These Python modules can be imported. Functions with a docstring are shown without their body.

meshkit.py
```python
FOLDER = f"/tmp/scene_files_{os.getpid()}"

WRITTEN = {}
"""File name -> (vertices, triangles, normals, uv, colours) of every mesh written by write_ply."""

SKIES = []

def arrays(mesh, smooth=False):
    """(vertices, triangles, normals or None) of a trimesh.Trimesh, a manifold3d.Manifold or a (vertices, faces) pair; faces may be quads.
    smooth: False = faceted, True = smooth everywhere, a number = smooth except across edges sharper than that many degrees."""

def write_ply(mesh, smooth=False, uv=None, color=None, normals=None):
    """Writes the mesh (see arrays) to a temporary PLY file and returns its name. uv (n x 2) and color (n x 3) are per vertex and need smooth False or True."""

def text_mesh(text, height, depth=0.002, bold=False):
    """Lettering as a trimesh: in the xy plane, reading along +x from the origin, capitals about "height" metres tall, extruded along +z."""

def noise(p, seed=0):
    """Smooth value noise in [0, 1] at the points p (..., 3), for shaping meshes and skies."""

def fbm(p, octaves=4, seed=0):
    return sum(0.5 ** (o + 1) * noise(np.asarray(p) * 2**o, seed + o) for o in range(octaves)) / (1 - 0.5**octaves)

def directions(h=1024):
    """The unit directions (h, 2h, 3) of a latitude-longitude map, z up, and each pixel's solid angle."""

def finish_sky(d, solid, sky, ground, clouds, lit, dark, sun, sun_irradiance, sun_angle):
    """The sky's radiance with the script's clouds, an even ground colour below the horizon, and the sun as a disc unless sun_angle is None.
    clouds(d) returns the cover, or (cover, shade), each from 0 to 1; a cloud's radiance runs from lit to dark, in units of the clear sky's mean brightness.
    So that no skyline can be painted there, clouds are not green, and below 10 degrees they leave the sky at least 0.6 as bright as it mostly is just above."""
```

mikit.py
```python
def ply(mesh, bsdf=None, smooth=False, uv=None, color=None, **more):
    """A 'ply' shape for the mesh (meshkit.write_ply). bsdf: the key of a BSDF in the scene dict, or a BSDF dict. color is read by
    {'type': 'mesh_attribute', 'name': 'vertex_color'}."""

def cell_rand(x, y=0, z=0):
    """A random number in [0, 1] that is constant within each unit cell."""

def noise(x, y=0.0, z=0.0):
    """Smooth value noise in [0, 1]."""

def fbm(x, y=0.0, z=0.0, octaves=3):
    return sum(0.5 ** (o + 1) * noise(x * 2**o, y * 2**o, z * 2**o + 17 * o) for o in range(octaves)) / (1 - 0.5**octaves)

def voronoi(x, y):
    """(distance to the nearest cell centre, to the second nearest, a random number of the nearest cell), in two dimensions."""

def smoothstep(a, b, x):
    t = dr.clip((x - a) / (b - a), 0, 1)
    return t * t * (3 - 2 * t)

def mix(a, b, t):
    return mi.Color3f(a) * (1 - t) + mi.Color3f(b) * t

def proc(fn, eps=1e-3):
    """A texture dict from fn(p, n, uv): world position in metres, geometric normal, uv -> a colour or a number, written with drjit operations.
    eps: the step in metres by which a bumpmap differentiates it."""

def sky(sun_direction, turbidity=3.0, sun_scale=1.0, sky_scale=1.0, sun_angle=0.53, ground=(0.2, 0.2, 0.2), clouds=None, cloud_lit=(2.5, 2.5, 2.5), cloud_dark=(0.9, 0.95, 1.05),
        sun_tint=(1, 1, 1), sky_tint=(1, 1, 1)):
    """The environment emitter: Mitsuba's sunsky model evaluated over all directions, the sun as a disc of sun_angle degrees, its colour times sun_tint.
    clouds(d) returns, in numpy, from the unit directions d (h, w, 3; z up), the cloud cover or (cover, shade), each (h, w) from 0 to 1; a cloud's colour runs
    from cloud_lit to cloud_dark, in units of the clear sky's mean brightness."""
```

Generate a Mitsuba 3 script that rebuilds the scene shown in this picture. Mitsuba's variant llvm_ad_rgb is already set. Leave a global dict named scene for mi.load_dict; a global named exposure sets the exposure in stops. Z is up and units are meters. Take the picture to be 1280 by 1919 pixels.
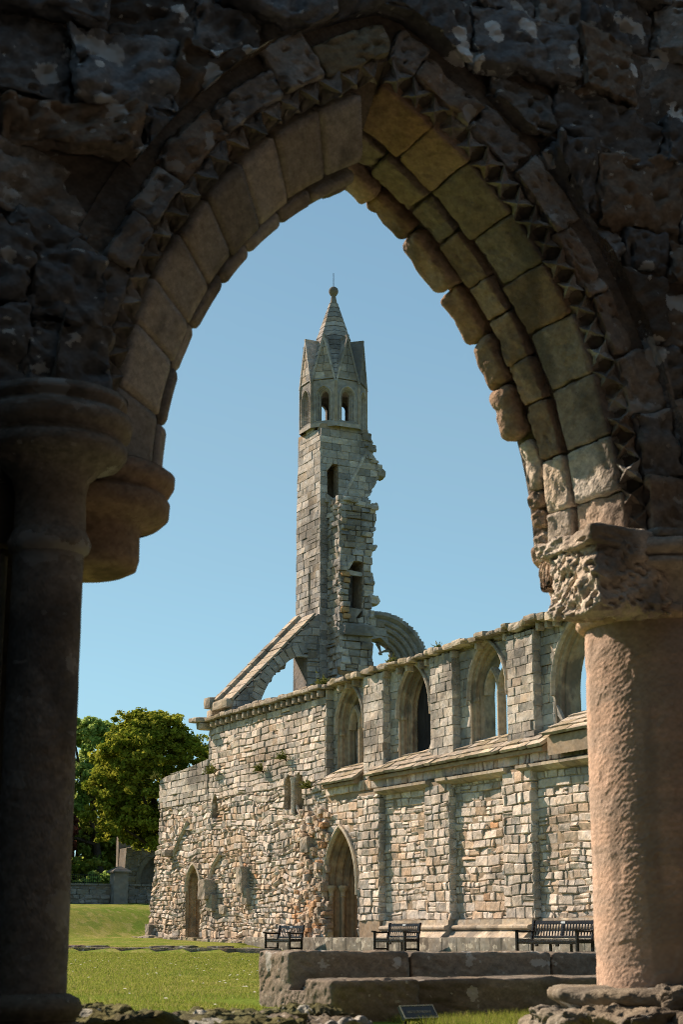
import math
import numpy as np
import trimesh
import drjit as dr
import mitsuba as mi
import shapely
from shapely.geometry import Polygon, box
from scipy.spatial import cKDTree
import mikit
import meshkit
from mikit import proc, noise, fbm, voronoi, smoothstep, mix

T = mi.ScalarTransform4f
scene, labels = {}, {}
rng = np.random.default_rng(11)

# ------------------------------------------------------------------ camera, sky, exposure
# frame: x = north (along the arcade wall), y = west (along the nave wall), z = up
HEAD, PITCH = math.radians(27.0), math.atan(0.254)
EYE = np.array([0, 0, 0.5])
fwd = np.array([math.sin(HEAD) * math.cos(PITCH), math.cos(HEAD) * math.cos(PITCH), math.sin(PITCH)])
scene['camera'] = {'type': 'thinlens', 'fov': 2 * math.degrees(math.atan(640 / 3127.0)), 'fov_axis': 'x',
                   'to_world': T().look_at(EYE.tolist(), (EYE + fwd).tolist(), [0, 0, 1]),
                   'aperture_radius': 0.0042, 'focus_distance': 60.0, 'near_clip': 0.05, 'far_clip': 4000.0}
scene['daylight'] = mikit.sky([-0.346, 0.742, 0.574], turbidity=2.0, sky_scale=0.66, sun_tint=(1.0, 0.96, 1.06), sky_tint=(0.80, 0.96, 0.93), ground=(0.09, 0.10, 0.05),
                              clouds=lambda d: 0.18 + 0.30 * meshkit.fbm(d * np.array([2.5, 2.5, 7.0]) + 4.0, 4, 2), cloud_lit=(1.15, 1.57, 1.68))
exposure = 2.92


# ------------------------------------------------------------------ helpers
def numbered(name):
    if name not in scene and name not in used:
        used.add(name)
        return name
    k = counts.get(name, 0) + 1
    while f'{name}_{k:03d}' in used:
        k += 1
    counts[name] = k
    key = f'{name}_{k:03d}'
    used.add(key)
    return key


used, counts = set(), {}


def put(name, mesh, bsdf, uv=None, smooth=False, **lab):
    """one entry; mesh (V, F) or (V, F, uv)"""
    key = numbered(name)
    if len(mesh) == 3 and uv is None:
        uv = mesh[2]
    V, F = np.asarray(mesh[0], float), np.asarray(mesh[1], int)
    if uv is None:
        uv = (rng.random(), rng.random())
    uv = np.asarray(uv, float)
    if uv.ndim == 1:
        uv = np.tile(uv, (len(V), 1))
    scene[key] = mikit.ply((V, F), bsdf, smooth=smooth, uv=uv)
    if lab:
        labels[key] = lab
    return key


def thing(name, label, category, group=None):
    key = numbered(name)
    labels[key] = {'label': label, 'category': category}
    if group:
        labels[key]['group'] = group
    return key


def join(meshes):
    Vs, Fs, Us, n = [], [], [], 0
    for m in meshes:
        V = np.asarray(m[0], float)
        F = np.asarray(m[1], int)
        if F.shape[1] == 4:
            F = np.vstack([F[:, [0, 1, 2]], F[:, [0, 2, 3]]])
        Vs.append(V)
        Fs.append(F + n)
        u = np.asarray(m[2], float) if len(m) > 2 else np.zeros(2)
        Us.append(np.tile(u, (len(V), 1)) if u.ndim == 1 else u)
        n += len(V)
    return np.vstack(Vs), np.vstack(Fs), np.vstack(Us)


def emit(holder, name, stones, bsdf, rest='stonework', limit=300, smooth=False):
    """stones: list of (V, F, uv). The ones that show largest become parts, the rest one part of kind stuff."""
    def shown(m):
        e = m[0].max(0) - m[0].min(0)
        d = np.linalg.norm(m[0].mean(0) - EYE)
        return np.sort(e)[-1] * np.sort(e)[-2] / d ** 2
    order = sorted(range(len(stones)), key=lambda i: -shown(stones[i]))
    for i in order[:limit]:
        put(f'{holder}__{name}', stones[i], bsdf, smooth=smooth)
    if len(order) > limit:
        put(f'{holder}__{rest}', join([stones[i] for i in order[limit:]]), bsdf, smooth=smooth, kind='stuff')


class Panel:
    """a wall face: s along es, z up, o outwards"""
    def __init__(self, O, es, eo, ez=(0, 0, 1)):
        self.O, self.es, self.eo, self.ez = (np.asarray(a, float) for a in (O, es, eo, ez))
        self.flip = np.dot(np.cross(self.es, self.ez), self.eo) < 0

    def at(self, s, z, o=0.0):
        s, z, o = np.broadcast_arrays(np.asarray(s, float), z, o)
        return self.O + s[..., None] * self.es + z[..., None] * self.ez + o[..., None] * self.eo

    def faces(self, F):
        F = np.asarray(F)
        return F[:, ::-1] if self.flip else F


def extrude(panel, poly, o0, o1, uv=(0.4, 0.5)):
    polys = getattr(poly, 'geoms', [poly])
    out = []
    for g in polys:
        if g.area < 1e-6:
            continue
        m = trimesh.creation.extrude_polygon(g, 1.0, engine='earcut')
        v = np.asarray(m.vertices)
        out.append((panel.at(v[:, 0], v[:, 1], o0 + v[:, 2] * (o1 - o0)), panel.faces(m.faces), uv))
    return join(out)


def grid_faces(n, m):
    i, j = np.meshgrid(np.arange(n - 1), np.arange(m - 1), indexing='ij')
    a = (i * m + j).ravel()
    return np.stack([a, a + m, a + m + 1, a + 1], -1)


def tri(F):
    F = np.asarray(F)
    return np.vstack([F[:, [0, 1, 2]], F[:, [0, 2, 3]]]) if F.shape[1] == 4 else F


def boxm(lo, hi, uv=(0.5, 0.5), bev=0.0):
    lo, hi = np.minimum(lo, hi), np.maximum(lo, hi)
    if bev <= 0:
        m = trimesh.creation.box(bounds=[lo, hi])
        return np.asarray(m.vertices), np.asarray(m.faces), uv
    c, h = (lo + hi) / 2, (hi - lo) / 2
    V, F = block_template(2)
    V = shape_block(h, 2, min(bev, h.min() * 0.9))
    return V + c, F, uv


def tube(path, r, n=8, cap=True, uv=(0.5, 0.5)):
    P = np.asarray(path, float)
    r = np.broadcast_to(np.asarray(r, float), (len(P),))
    t = np.gradient(P, axis=0)
    t /= np.linalg.norm(t, axis=1, keepdims=True)
    ref = np.array([0, 0, 1.0]) if abs(t[:, 2]).mean() < 0.8 else np.array([1.0, 0, 0])
    a = np.cross(t, ref)
    a /= np.linalg.norm(a, axis=1, keepdims=True)
    b = np.cross(t, a)
    ph = np.arange(n) / n * 2 * np.pi
    V = P[:, None] + r[:, None, None] * (np.cos(ph)[None, :, None] * a[:, None] + np.sin(ph)[None, :, None] * b[:, None])
    V = V.reshape(-1, 3)
    F = []
    for i in range(len(P) - 1):
        for j in range(n):
            k = (j + 1) % n
            F.append([i * n + j, i * n + k, (i + 1) * n + k, (i + 1) * n + j])
    F = tri(np.array(F))
    if cap:
        V = np.vstack([V, P[0], P[-1]])
        q = len(P) * n
        extra = [[q, (j + 1) % n, j] for j in range(n)] + [[q + 1, (len(P) - 1) * n + j, (len(P) - 1) * n + (j + 1) % n] for j in range(n)]
        F = np.vstack([F, extra])
    return V, F, uv


def lathe(prof, c, n=48, uv=(0.5, 0.5), amp=0.0, freq=8.0, seed=0, arc=(0, 2 * np.pi)):
    """prof: (r, z) pairs"""
    prof = np.asarray(prof, float)
    closed = arc[1] - arc[0] > 6.28
    ph = np.linspace(arc[0], arc[1], n + 1)
    V = np.stack([prof[:, None, 0] * np.cos(ph), prof[:, None, 0] * np.sin(ph), np.broadcast_to(prof[:, None, 1], (len(prof), n + 1))], -1)
    if closed:
        V[:, -1] = V[:, 0]
    if amp:
        d = (meshkit.fbm(V * freq + 31.7 * seed, 3, seed) - 0.5) * 2 * amp
        V[..., 0] += d * np.cos(ph)
        V[..., 1] += d * np.sin(ph)
        V[..., 2] += d * 0.3
    V = V.reshape(-1, 3) + np.array([c[0], c[1], c[2] if len(c) > 2 else 0])
    return V, tri(grid_faces(len(prof), n + 1)), uv


_templates = {}


def block_template(n):
    if n not in _templates:
        g = np.linspace(-1, 1, n + 1)
        V, F, idx = [], [], {}

        def vid(p):
            k = tuple(np.round(p, 6))
            if k not in idx:
                idx[k] = len(V)
                V.append(p)
            return idx[k]
        for ax in range(3):
            u, w = (ax + 1) % 3, (ax + 2) % 3
            for sg in (-1, 1):
                for i in range(n):
                    for j in range(n):
                        q = []
                        for di, dj in ((0, 0), (1, 0), (1, 1), (0, 1)):
                            p = np.zeros(3)
                            p[ax], p[u], p[w] = sg, g[i + di], g[j + dj]
                            q.append(vid(p))
                        q = q if sg > 0 else q[::-1]
                        F += [[q[0], q[1], q[2]], [q[0], q[2], q[3]]]
        _templates[n] = (np.array(V), np.array(F))
    return _templates[n]


def shape_block(h, n, r, amp=0.0, freq=6.0, seed=0.0, pits=0.0, ridge=0.0):
    """rounded block, half sizes h, displaced by noise"""
    h = np.asarray(h, float)
    V = block_template(n)[0] * h
    core = np.maximum(h - r, 1e-4)
    q = np.clip(V, -core, core)
    d = V - q
    L = np.linalg.norm(d, axis=1, keepdims=True)
    P = q + d / np.maximum(L, 1e-9) * np.minimum(L, r)
    if amp:
        nrm = d / np.maximum(L, 1e-9)
        off = np.array([seed * 7.31, seed * 3.17, seed * 5.77])
        a = meshkit.fbm(P * freq + off, 4, 3) - 0.5
        P = P + nrm * (a * 2.2 * amp)[:, None]
        if pits:
            b = np.clip(meshkit.noise(P * freq * 3.1 + off, 5) - 0.62, 0, 1)
            P = P - nrm * (b * 2.5 * pits)[:, None]
        if ridge:
            q1 = np.abs(meshkit.fbm(P * freq * 1.7 + off + 3.3, 3, 11) - 0.5)
            P = P - nrm * (np.clip(0.16 - q1, 0, 1) * ridge / 0.16)[:, None]
        w = np.stack([meshkit.noise(P * freq * 0.5 + off + 9 * k, k) - 0.5 for k in range(3)], -1)
        P = P + w * amp * 1.2
    return P


# low stone of a coursed wall: 4 x 4 front, ring at the back
_A = np.array([-1, -2, 2, 1])


def course_rects(s0, s1, z0, z1, ch, cl, r, wob=0.0):
    out, z = [], z0
    while z < z1 - 0.05:
        h = r.uniform(*ch)
        if z + h > z1 - ch[0] * 0.5:
            h = z1 - z
        s = s0 - r.uniform(0, cl[0])
        tall = np.clip(h / np.mean(ch), 0.7, 1.4)
        while s < s1:
            w = r.uniform(*cl) * tall
            if r.random() < 0.12 and h > ch[0] * 1.25:      # two thin stones in one course
                k = r.uniform(0.4, 0.6)
                out += [(s, s + w, z, z + h * k), (s, s + w, z + h * k, z + h)]
            else:
                out.append((s, s + w, z, z + h))
            s += w
        z += h
    R = np.array(out)
    R[:, 0] = np.maximum(R[:, 0], s0)
    R[:, 1] = np.minimum(R[:, 1], s1)
    return R[R[:, 1] - R[:, 0] > 0.05]


class Opening:
    def __init__(self, poly):
        self.poly = poly
        d = np.arange(0, poly.length, 0.03)
        self.pts = np.array([poly.exterior.interpolate(x).coords[0] for x in d])
        self.tree = cKDTree(self.pts)

    def inside(self, s, z):
        return shapely.contains_xy(self.poly, s, z)


def stones(panel, R, r, gap=0.03, out=(0.0, 0.02), rough=0.012, edge=0.03, depth=0.12, openings=(), keep=None, base=0.0, pal=(1, 1, 1, 1), palfn=None, warp=0.0):
    """R: rects (s0, s1, z0, z1). Returns a list of (V, F, uv); uv = (which stone kind, tone)."""
    for op in openings:
        a0, b0_, a1, b1_ = op.poly.bounds
        new = []
        for q in R:
            if q[1] > a0 and q[0] < a1 and q[3] > b0_ and q[2] < b1_:
                cuts = [q[0]] + [c for c in (a0, (a0 + a1) / 2, a1) if q[0] + 0.09 < c < q[1] - 0.09] + [q[1]]
                new += [(cuts[i], cuts[i + 1], q[2], q[3]) for i in range(len(cuts) - 1)]
            else:
                new.append(tuple(q))
        R = np.array(new)
    N = len(R)
    if not N:
        return []
    sc, zc = (R[:, 0] + R[:, 1]) / 2, (R[:, 2] + R[:, 3]) / 2
    hs, hz = (R[:, 1] - R[:, 0]) / 2 - gap / 2, (R[:, 3] - R[:, 2]) / 2 - gap / 2
    hs, hz = np.maximum(hs, 0.03), np.maximum(hz, 0.03)
    a, b = np.meshgrid(_A, _A, indexing='ij')
    a, b = a.ravel(), b.ravel()

    def coord(c, h):
        inner = np.maximum(h - edge, h * 0.55)
        return np.where(np.abs(c)[None] == 1, np.sign(c)[None] * h[:, None], np.sign(c)[None] * inner[:, None])
    S, Z = sc[:, None] + coord(a, hs), zc[:, None] + coord(b, hz)
    border = (np.abs(a) == 1) | (np.abs(b) == 1)
    corner = (np.abs(a) == 1) & (np.abs(b) == 1)
    o = r.normal(out[0], out[1], N)[:, None] + np.zeros((1, 16)) + base
    o = o - np.where(border, edge * 0.8, 0)[None]
    o = o + r.normal(0, rough, (N, 16))
    tilt = r.normal(0, rough * 1.2, (N, 2))
    o = o + tilt[:, :1] * np.sign(a)[None] + tilt[:, 1:] * np.sign(b)[None]
    S = S + r.normal(0, rough * 0.7, (N, 16))
    Z = Z + r.normal(0, rough * 0.7, (N, 16))
    S = S - np.where(corner, np.sign(a) * edge * 0.35, 0)[None]
    Z = Z - np.where(corner, np.sign(b) * edge * 0.35, 0)[None]
    if warp:
        Z = Z + warp * (meshkit.noise(np.stack([S * 0.9, Z * 1.5, 0 * S], -1), 4) - 0.5) * 2
    ring = [0, 1, 2, 3, 7, 11, 15, 14, 13, 12, 8, 4]
    S = np.hstack([S, S[:, ring]])
    Z = np.hstack([Z, Z[:, ring]])
    o = np.hstack([o, np.full((N, 12), base - depth)])
    ok = np.ones(N, bool)
    for op in openings:
        sh, zh = S.ravel(), Z.ravel()
        ins = op.inside(sh, zh)
        frac = ins.reshape(N, -1)[:, :16].mean(1)
        ok &= (frac < 0.62)
        if ins.any():
            _, k = op.tree.query(np.stack([sh[ins], zh[ins]], -1))
            sh, zh = sh.copy(), zh.copy()
            sh[ins], zh[ins] = op.pts[k, 0], op.pts[k, 1]
            S, Z = sh.reshape(N, -1), zh.reshape(N, -1)
    if keep is not None:
        sh, zh = S.ravel(), Z.ravel()
        outm = ~keep.inside(sh, zh)
        frac = outm.reshape(N, -1)[:, :16].mean(1)
        ok &= frac < 0.62
        if outm.any():
            _, k = keep.tree.query(np.stack([sh[outm], zh[outm]], -1))
            sh, zh = sh.copy(), zh.copy()
            sh[outm], zh[outm] = keep.pts[k, 0], keep.pts[k, 1]
            S, Z = sh.reshape(N, -1), zh.reshape(N, -1)
    ok &= (np.ptp(S, axis=1) > 0.04) & (np.ptp(Z, axis=1) > 0.04)
    F = [list(q) for q in grid_faces(4, 4)]
    for i in range(12):
        j = (i + 1) % 12
        F.append([ring[j], ring[i], 16 + i, 16 + j])
    F = panel.faces(tri(np.array(F)))
    V = panel.at(S, Z, o)
    cum = np.cumsum(np.asarray(pal, float) / np.sum(pal))
    res = []
    for i in np.nonzero(ok)[0]:
        c = cum if palfn is None else np.cumsum(np.asarray(palfn(sc[i], zc[i]), float) / np.sum(palfn(sc[i], zc[i])))
        # neighbours tend to be of one kind: the pick drifts slowly along the wall
        q_ = 0.55 * r.random() + 0.45 * np.clip((meshkit.fbm(np.array([[V[i][:, 0].mean() * 0.55, V[i][:, 1].mean() * 0.55, V[i][:, 2].mean() * 0.75]]), 2, 12)[0] - 0.25) * 2, 0, 1)
        kind = int(np.searchsorted(c, np.clip(q_, 0, 0.9999)))
        res.append((V[i], F, ((kind + r.uniform(0.1, 0.9)) / 4.0, r.random())))
    return res


def lancet(sc, a, c, zs, z0, rho=0.0, n=12):
    """two-centred arch: (s, z) points from the left foot over the apex to the right foot; rho = outwards offset"""
    Rr = a + c + rho
    th = np.linspace(0, math.acos(min(1, max(0, c / Rr))), n)
    left = np.stack([sc + c - Rr * np.cos(th), zs + Rr * np.sin(th)], -1)
    right = np.stack([sc - c + Rr * np.cos(th), zs + Rr * np.sin(th)], -1)[::-1]
    return np.vstack([[[left[0, 0], z0]], left, right[1:], [[right[-1, 0], z0]]])


def lancet_poly(sc, a, c, zs, z0, rho=0.0, n=14):
    return Polygon(lancet(sc, a, c, zs, z0, rho, n)).buffer(0)


def arch_sweep(panel, sc, a, c, zs, z0, prof, n=12, uv=(0.4, 0.5)):
    """a moulded reveal: prof = (rho, o) pairs swept round the arch"""
    rows = [panel.at(P[:, 0], P[:, 1], o) for P, o in ((lancet(sc, a, c, zs, z0, rho, n), o) for rho, o in prof)]
    V = np.stack(rows)
    F = panel.faces(tri(grid_faces(V.shape[0], V.shape[1])))
    return V.reshape(-1, 3), F, uv


# ------------------------------------------------------------------ materials
def col(*c):
    return mi.Color3f(*c)


def pick(u, cols):
    """colour of a stone kind: four kinds, told apart by u"""
    c = mi.Color3f(cols[0])
    for i in range(1, 4):
        c = dr.select(u > i / 4.0, mi.Color3f(cols[i]), c)
    return c


def stone_colour(cols, tone=(0.72, 0.5), f1=2.2, f2=13.0, stain=0.35, stain_col=(0.10, 0.095, 0.085), lichen=0.0, lichen_col=(0.5, 0.49, 0.43), lf=3.0, lt=0.66):
    def fn(p, n, uv):
        c = pick(uv.x, cols)
        c = c * (tone[0] + tone[1] * uv.y)
        k = fbm(p.x * f2 + 40 * uv.y, p.y * f2, p.z * f2, 3)
        c = c * (0.62 + 0.76 * k)
        warm = noise(p.x * 5 + 11, p.y * 5, p.z * 5)
        c = c * mix((1.06, 0.98, 0.88), (0.95, 1.0, 1.04), warm)
        g = fbm(p.x * f1 + 7, p.y * f1, p.z * f1 * 0.6, 4)
        c = mix(c, mi.Color3f(stain_col), stain * smoothstep(0.52, 0.66, g))
        if lichen:
            l = fbm(p.x * lf + 3, p.y * lf + 19, p.z * lf, 3)
            c = mix(c, mi.Color3f(lichen_col), lichen * smoothstep(lt, lt + 0.03, l) * (0.6 + 0.4 * k))
        return c
    return fn


def matte(fn):
    return {'type': 'twosided', 'bsdf': {'type': 'diffuse', 'reflectance': proc(fn)}}


def bumpy(fn, bump, scale=1.0, eps=0.004):
    return {'type': 'twosided', 'bsdf': {'type': 'bumpmap', 'arbitrary': proc(bump, eps), 'scale': scale, 'bsdf': {'type': 'diffuse', 'reflectance': proc(fn)}}}


def wall_bump(p, n, uv):
    return 0.020 * fbm(p.x * 9, p.y * 9, p.z * 9, 3) + 0.006 * noise(p.x * 45, p.y * 45, p.z * 45)


GREY, CREAM, TAN, ORANGE = (0.365, 0.35, 0.335), (0.50, 0.455, 0.415), (0.43, 0.35, 0.28), (0.43, 0.27, 0.165)
scene['wall_stone'] = bumpy(stone_colour((GREY, CREAM, TAN, ORANGE), tone=(0.80, 0.36), stain=0.60, stain_col=(0.20, 0.185, 0.165), f1=0.9, f2=7.0), wall_bump, 1.0, 0.02)
scene['ashlar_stone'] = bumpy(stone_colour(((0.34, 0.33, 0.31), (0.42, 0.395, 0.36), (0.38, 0.33, 0.275), (0.34, 0.25, 0.17)), stain=0.6, f1=1.1, f2=7.0, stain_col=(0.11, 0.105, 0.10)), wall_bump, 1.0, 0.02)
scene['tower_stone'] = bumpy(stone_colour(((0.265, 0.265, 0.268), (0.345, 0.335, 0.325), (0.30, 0.27, 0.235), (0.33, 0.22, 0.12)), stain=0.6, f1=0.8, f2=6.0, stain_col=(0.085, 0.083, 0.08)), wall_bump, 1.0, 0.02)
scene['mortar'] = matte(stone_colour(((0.29, 0.24, 0.185),) * 4, stain=0.3, f1=1.0, f2=9.0))
scene['slab_stone'] = matte(stone_colour(((0.33, 0.30, 0.26), (0.38, 0.34, 0.28), (0.30, 0.27, 0.23), (0.27, 0.24, 0.18)), stain=0.5, f1=1.4, f2=8.0))
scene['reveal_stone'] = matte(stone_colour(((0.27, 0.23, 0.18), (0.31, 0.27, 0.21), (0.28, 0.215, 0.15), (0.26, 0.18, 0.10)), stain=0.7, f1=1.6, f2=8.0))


LICHEN = ((3.93, 4.86, 0.045), (3.97, 4.80, 0.04), (3.93, 4.75, 0.045), (4.0, 4.74, 0.05), (4.02, 4.69, 0.04), (4.12, 4.95, 0.04), (4.14, 4.91, 0.045), (4.32, 5.01, 0.04), (4.37, 5.0, 0.045), (5.02, 4.95, 0.035), (5.32, 4.82, 0.05), (5.36, 4.76, 0.05), (3.42, 4.78, 0.03), (2.62, 4.42, 0.025), (2.47, 4.62, 0.03), (2.05, 4.2, 0.02))


def arch_colour(cols, lich=0.0):
    base = stone_colour(cols, tone=(0.7, 0.55), f1=3.2, f2=34.0, stain=0.55, stain_col=(0.055, 0.052, 0.05))

    def fn(p, n, uv):
        c = base(p, n, uv)
        s = fbm(p.x * 90, p.y * 90, p.z * 90, 2)
        c = c * (0.75 + 0.5 * s)
        d1 = noise(p.x * 6.5 + 31, p.y * 6.5, p.z * 6.5)
        d2 = fbm(p.x * 38, p.y * 38, p.z * 38, 2)
        blob = smoothstep(0.78, 0.81, d1 + 0.22 * (d2 - 0.5))
        c = mix(c, mi.Color3f(0.46, 0.48, 0.47), lich * blob)
        if lich > 0.9:
            wob = 0.030 * (fbm(p.x * 30, p.y * 30, p.z * 30, 2) - 0.5)
            near = mi.Float(9)
            for lx, lz, lr in LICHEN:
                near = dr.minimum(near, dr.sqrt(dr.square(p.x - lx) + dr.square(p.z - lz)) - lr)
            c = mix(c, mi.Color3f(0.66, 0.69, 0.68) * (0.75 + 0.5 * d2), smoothstep(0.004, -0.004, near + wob))
        d3 = noise(p.x * 26 + 5, p.y * 26, p.z * 26)
        c = mix(c, mi.Color3f(0.46, 0.47, 0.45), lich * 0.8 * smoothstep(0.86, 0.9, d3 + 0.1 * (d2 - 0.5)))
        return c
    return fn


def arch_bump(p, n, uv):
    return 0.011 * fbm(p.x * 34, p.y * 34, p.z * 34, 4) + 0.0035 * noise(p.x * 150, p.y * 150, p.z * 150)


scene['arch_stone'] = bumpy(arch_colour(((0.215, 0.21, 0.205), (0.25, 0.235, 0.215), (0.235, 0.195, 0.16), (0.21, 0.20, 0.15)), 0.5), arch_bump)
scene['rubble_stone'] = bumpy(arch_colour(((0.18, 0.187, 0.195), (0.215, 0.21, 0.20), (0.20, 0.17, 0.14), (0.15, 0.158, 0.168)), 1.0), arch_bump)
scene['smooth_stone'] = bumpy(arch_colour(((0.31, 0.29, 0.265), (0.33, 0.305, 0.275), (0.30, 0.265, 0.23), (0.28, 0.235, 0.175)), 0.0), lambda p, n, uv: 0.003 * fbm(p.x * 30, p.y * 30, p.z * 30, 3))
scene['arch_mortar'] = bumpy(arch_colour(((0.17, 0.15, 0.13),) * 4), lambda p, n, uv: 0.022 * fbm(p.x * 28, p.y * 28, p.z * 28, 4))
scene['jamb_stone'] = bumpy(arch_colour(((0.285, 0.255, 0.23), (0.315, 0.275, 0.235), (0.30, 0.23, 0.18), (0.28, 0.20, 0.145))), arch_bump)

scene['sunlit_pale_stone'] = bumpy(arch_colour(((0.41, 0.38, 0.34), (0.45, 0.405, 0.35), (0.43, 0.345, 0.275), (0.40, 0.30, 0.225))), arch_bump)  # paler copy of jamb stone; sunlight on jamb foot and capital put into colour


def column_colour(p, n, uv):
    k = fbm(p.x * 60, p.y * 60, p.z * 60, 3)
    b = fbm(p.x * 2.0, p.y * 2.0, p.z * 9.0, 3)
    c = mix((0.42, 0.31, 0.24), (0.34, 0.27, 0.22), smoothstep(0.35, 0.65, b)) * (0.7 + 0.6 * k)
    st = fbm(p.x * 11 + 5, p.y * 11, p.z * 1.1, 3)
    return mix(c, mi.Color3f(0.20, 0.165, 0.135), 0.55 * smoothstep(0.5, 0.72, st))


scene['column_stone'] = bumpy(column_colour, lambda p, n, uv: 0.004 * fbm(p.x * 75, p.y * 75, p.z * 75, 2))
scene['shaft_stone'] = bumpy(arch_colour(((0.22, 0.208, 0.195),) * 4, 0.3), arch_bump)
scene['base_stone'] = bumpy(arch_colour(((0.19, 0.18, 0.155), (0.20, 0.185, 0.155), (0.18, 0.16, 0.125), (0.12, 0.125, 0.07)), 0.5), arch_bump)
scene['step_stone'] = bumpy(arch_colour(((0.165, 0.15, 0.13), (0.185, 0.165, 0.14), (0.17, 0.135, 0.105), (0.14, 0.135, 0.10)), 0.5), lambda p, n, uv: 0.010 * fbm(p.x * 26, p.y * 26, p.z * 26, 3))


def grass_colour(p, n, uv):
    k = fbm(p.x * 0.55, p.y * 0.55, 0, 3)
    m = fbm(p.x * 5, p.y * 2.2, 0, 3)
    q = noise(p.x * 40, p.y * 40, p.z * 40)
    c = mix((0.10, 0.145, 0.026), (0.165, 0.175, 0.045), smoothstep(0.3, 0.7, k))
    c = mix(c, mi.Color3f(0.22, 0.205, 0.08), 0.6 * smoothstep(0.5, 0.72, m))
    d = fbm(p.x * 1.6 + 9, p.y * 1.1, 0, 4)
    c = mix(c, mi.Color3f(0.085, 0.135, 0.025), 0.6 * smoothstep(0.54, 0.66, d))
    return c * (0.7 + 0.6 * q)


scene['turf'] = matte(grass_colour)
scene['blade'] = {'type': 'principledthin', 'base_color': proc(lambda p, n, uv: mix(mix((0.13, 0.19, 0.025), (0.22, 0.24, 0.055), uv.x), (0.30, 0.27, 0.12), smoothstep(0.8, 0.95, uv.y))), 'roughness': 0.7, 'diff_trans': 1.0, 'spec_trans': 0.0, 'eta': 1.3}


def leaf(a, b, trans):
    return {'type': 'principledthin', 'base_color': proc(lambda p, n, uv: mix(a, b, uv.x) * (0.6 + 0.8 * uv.y)), 'roughness': 0.6, 'diff_trans': trans, 'spec_trans': 0.0, 'eta': 1.35}


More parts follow.
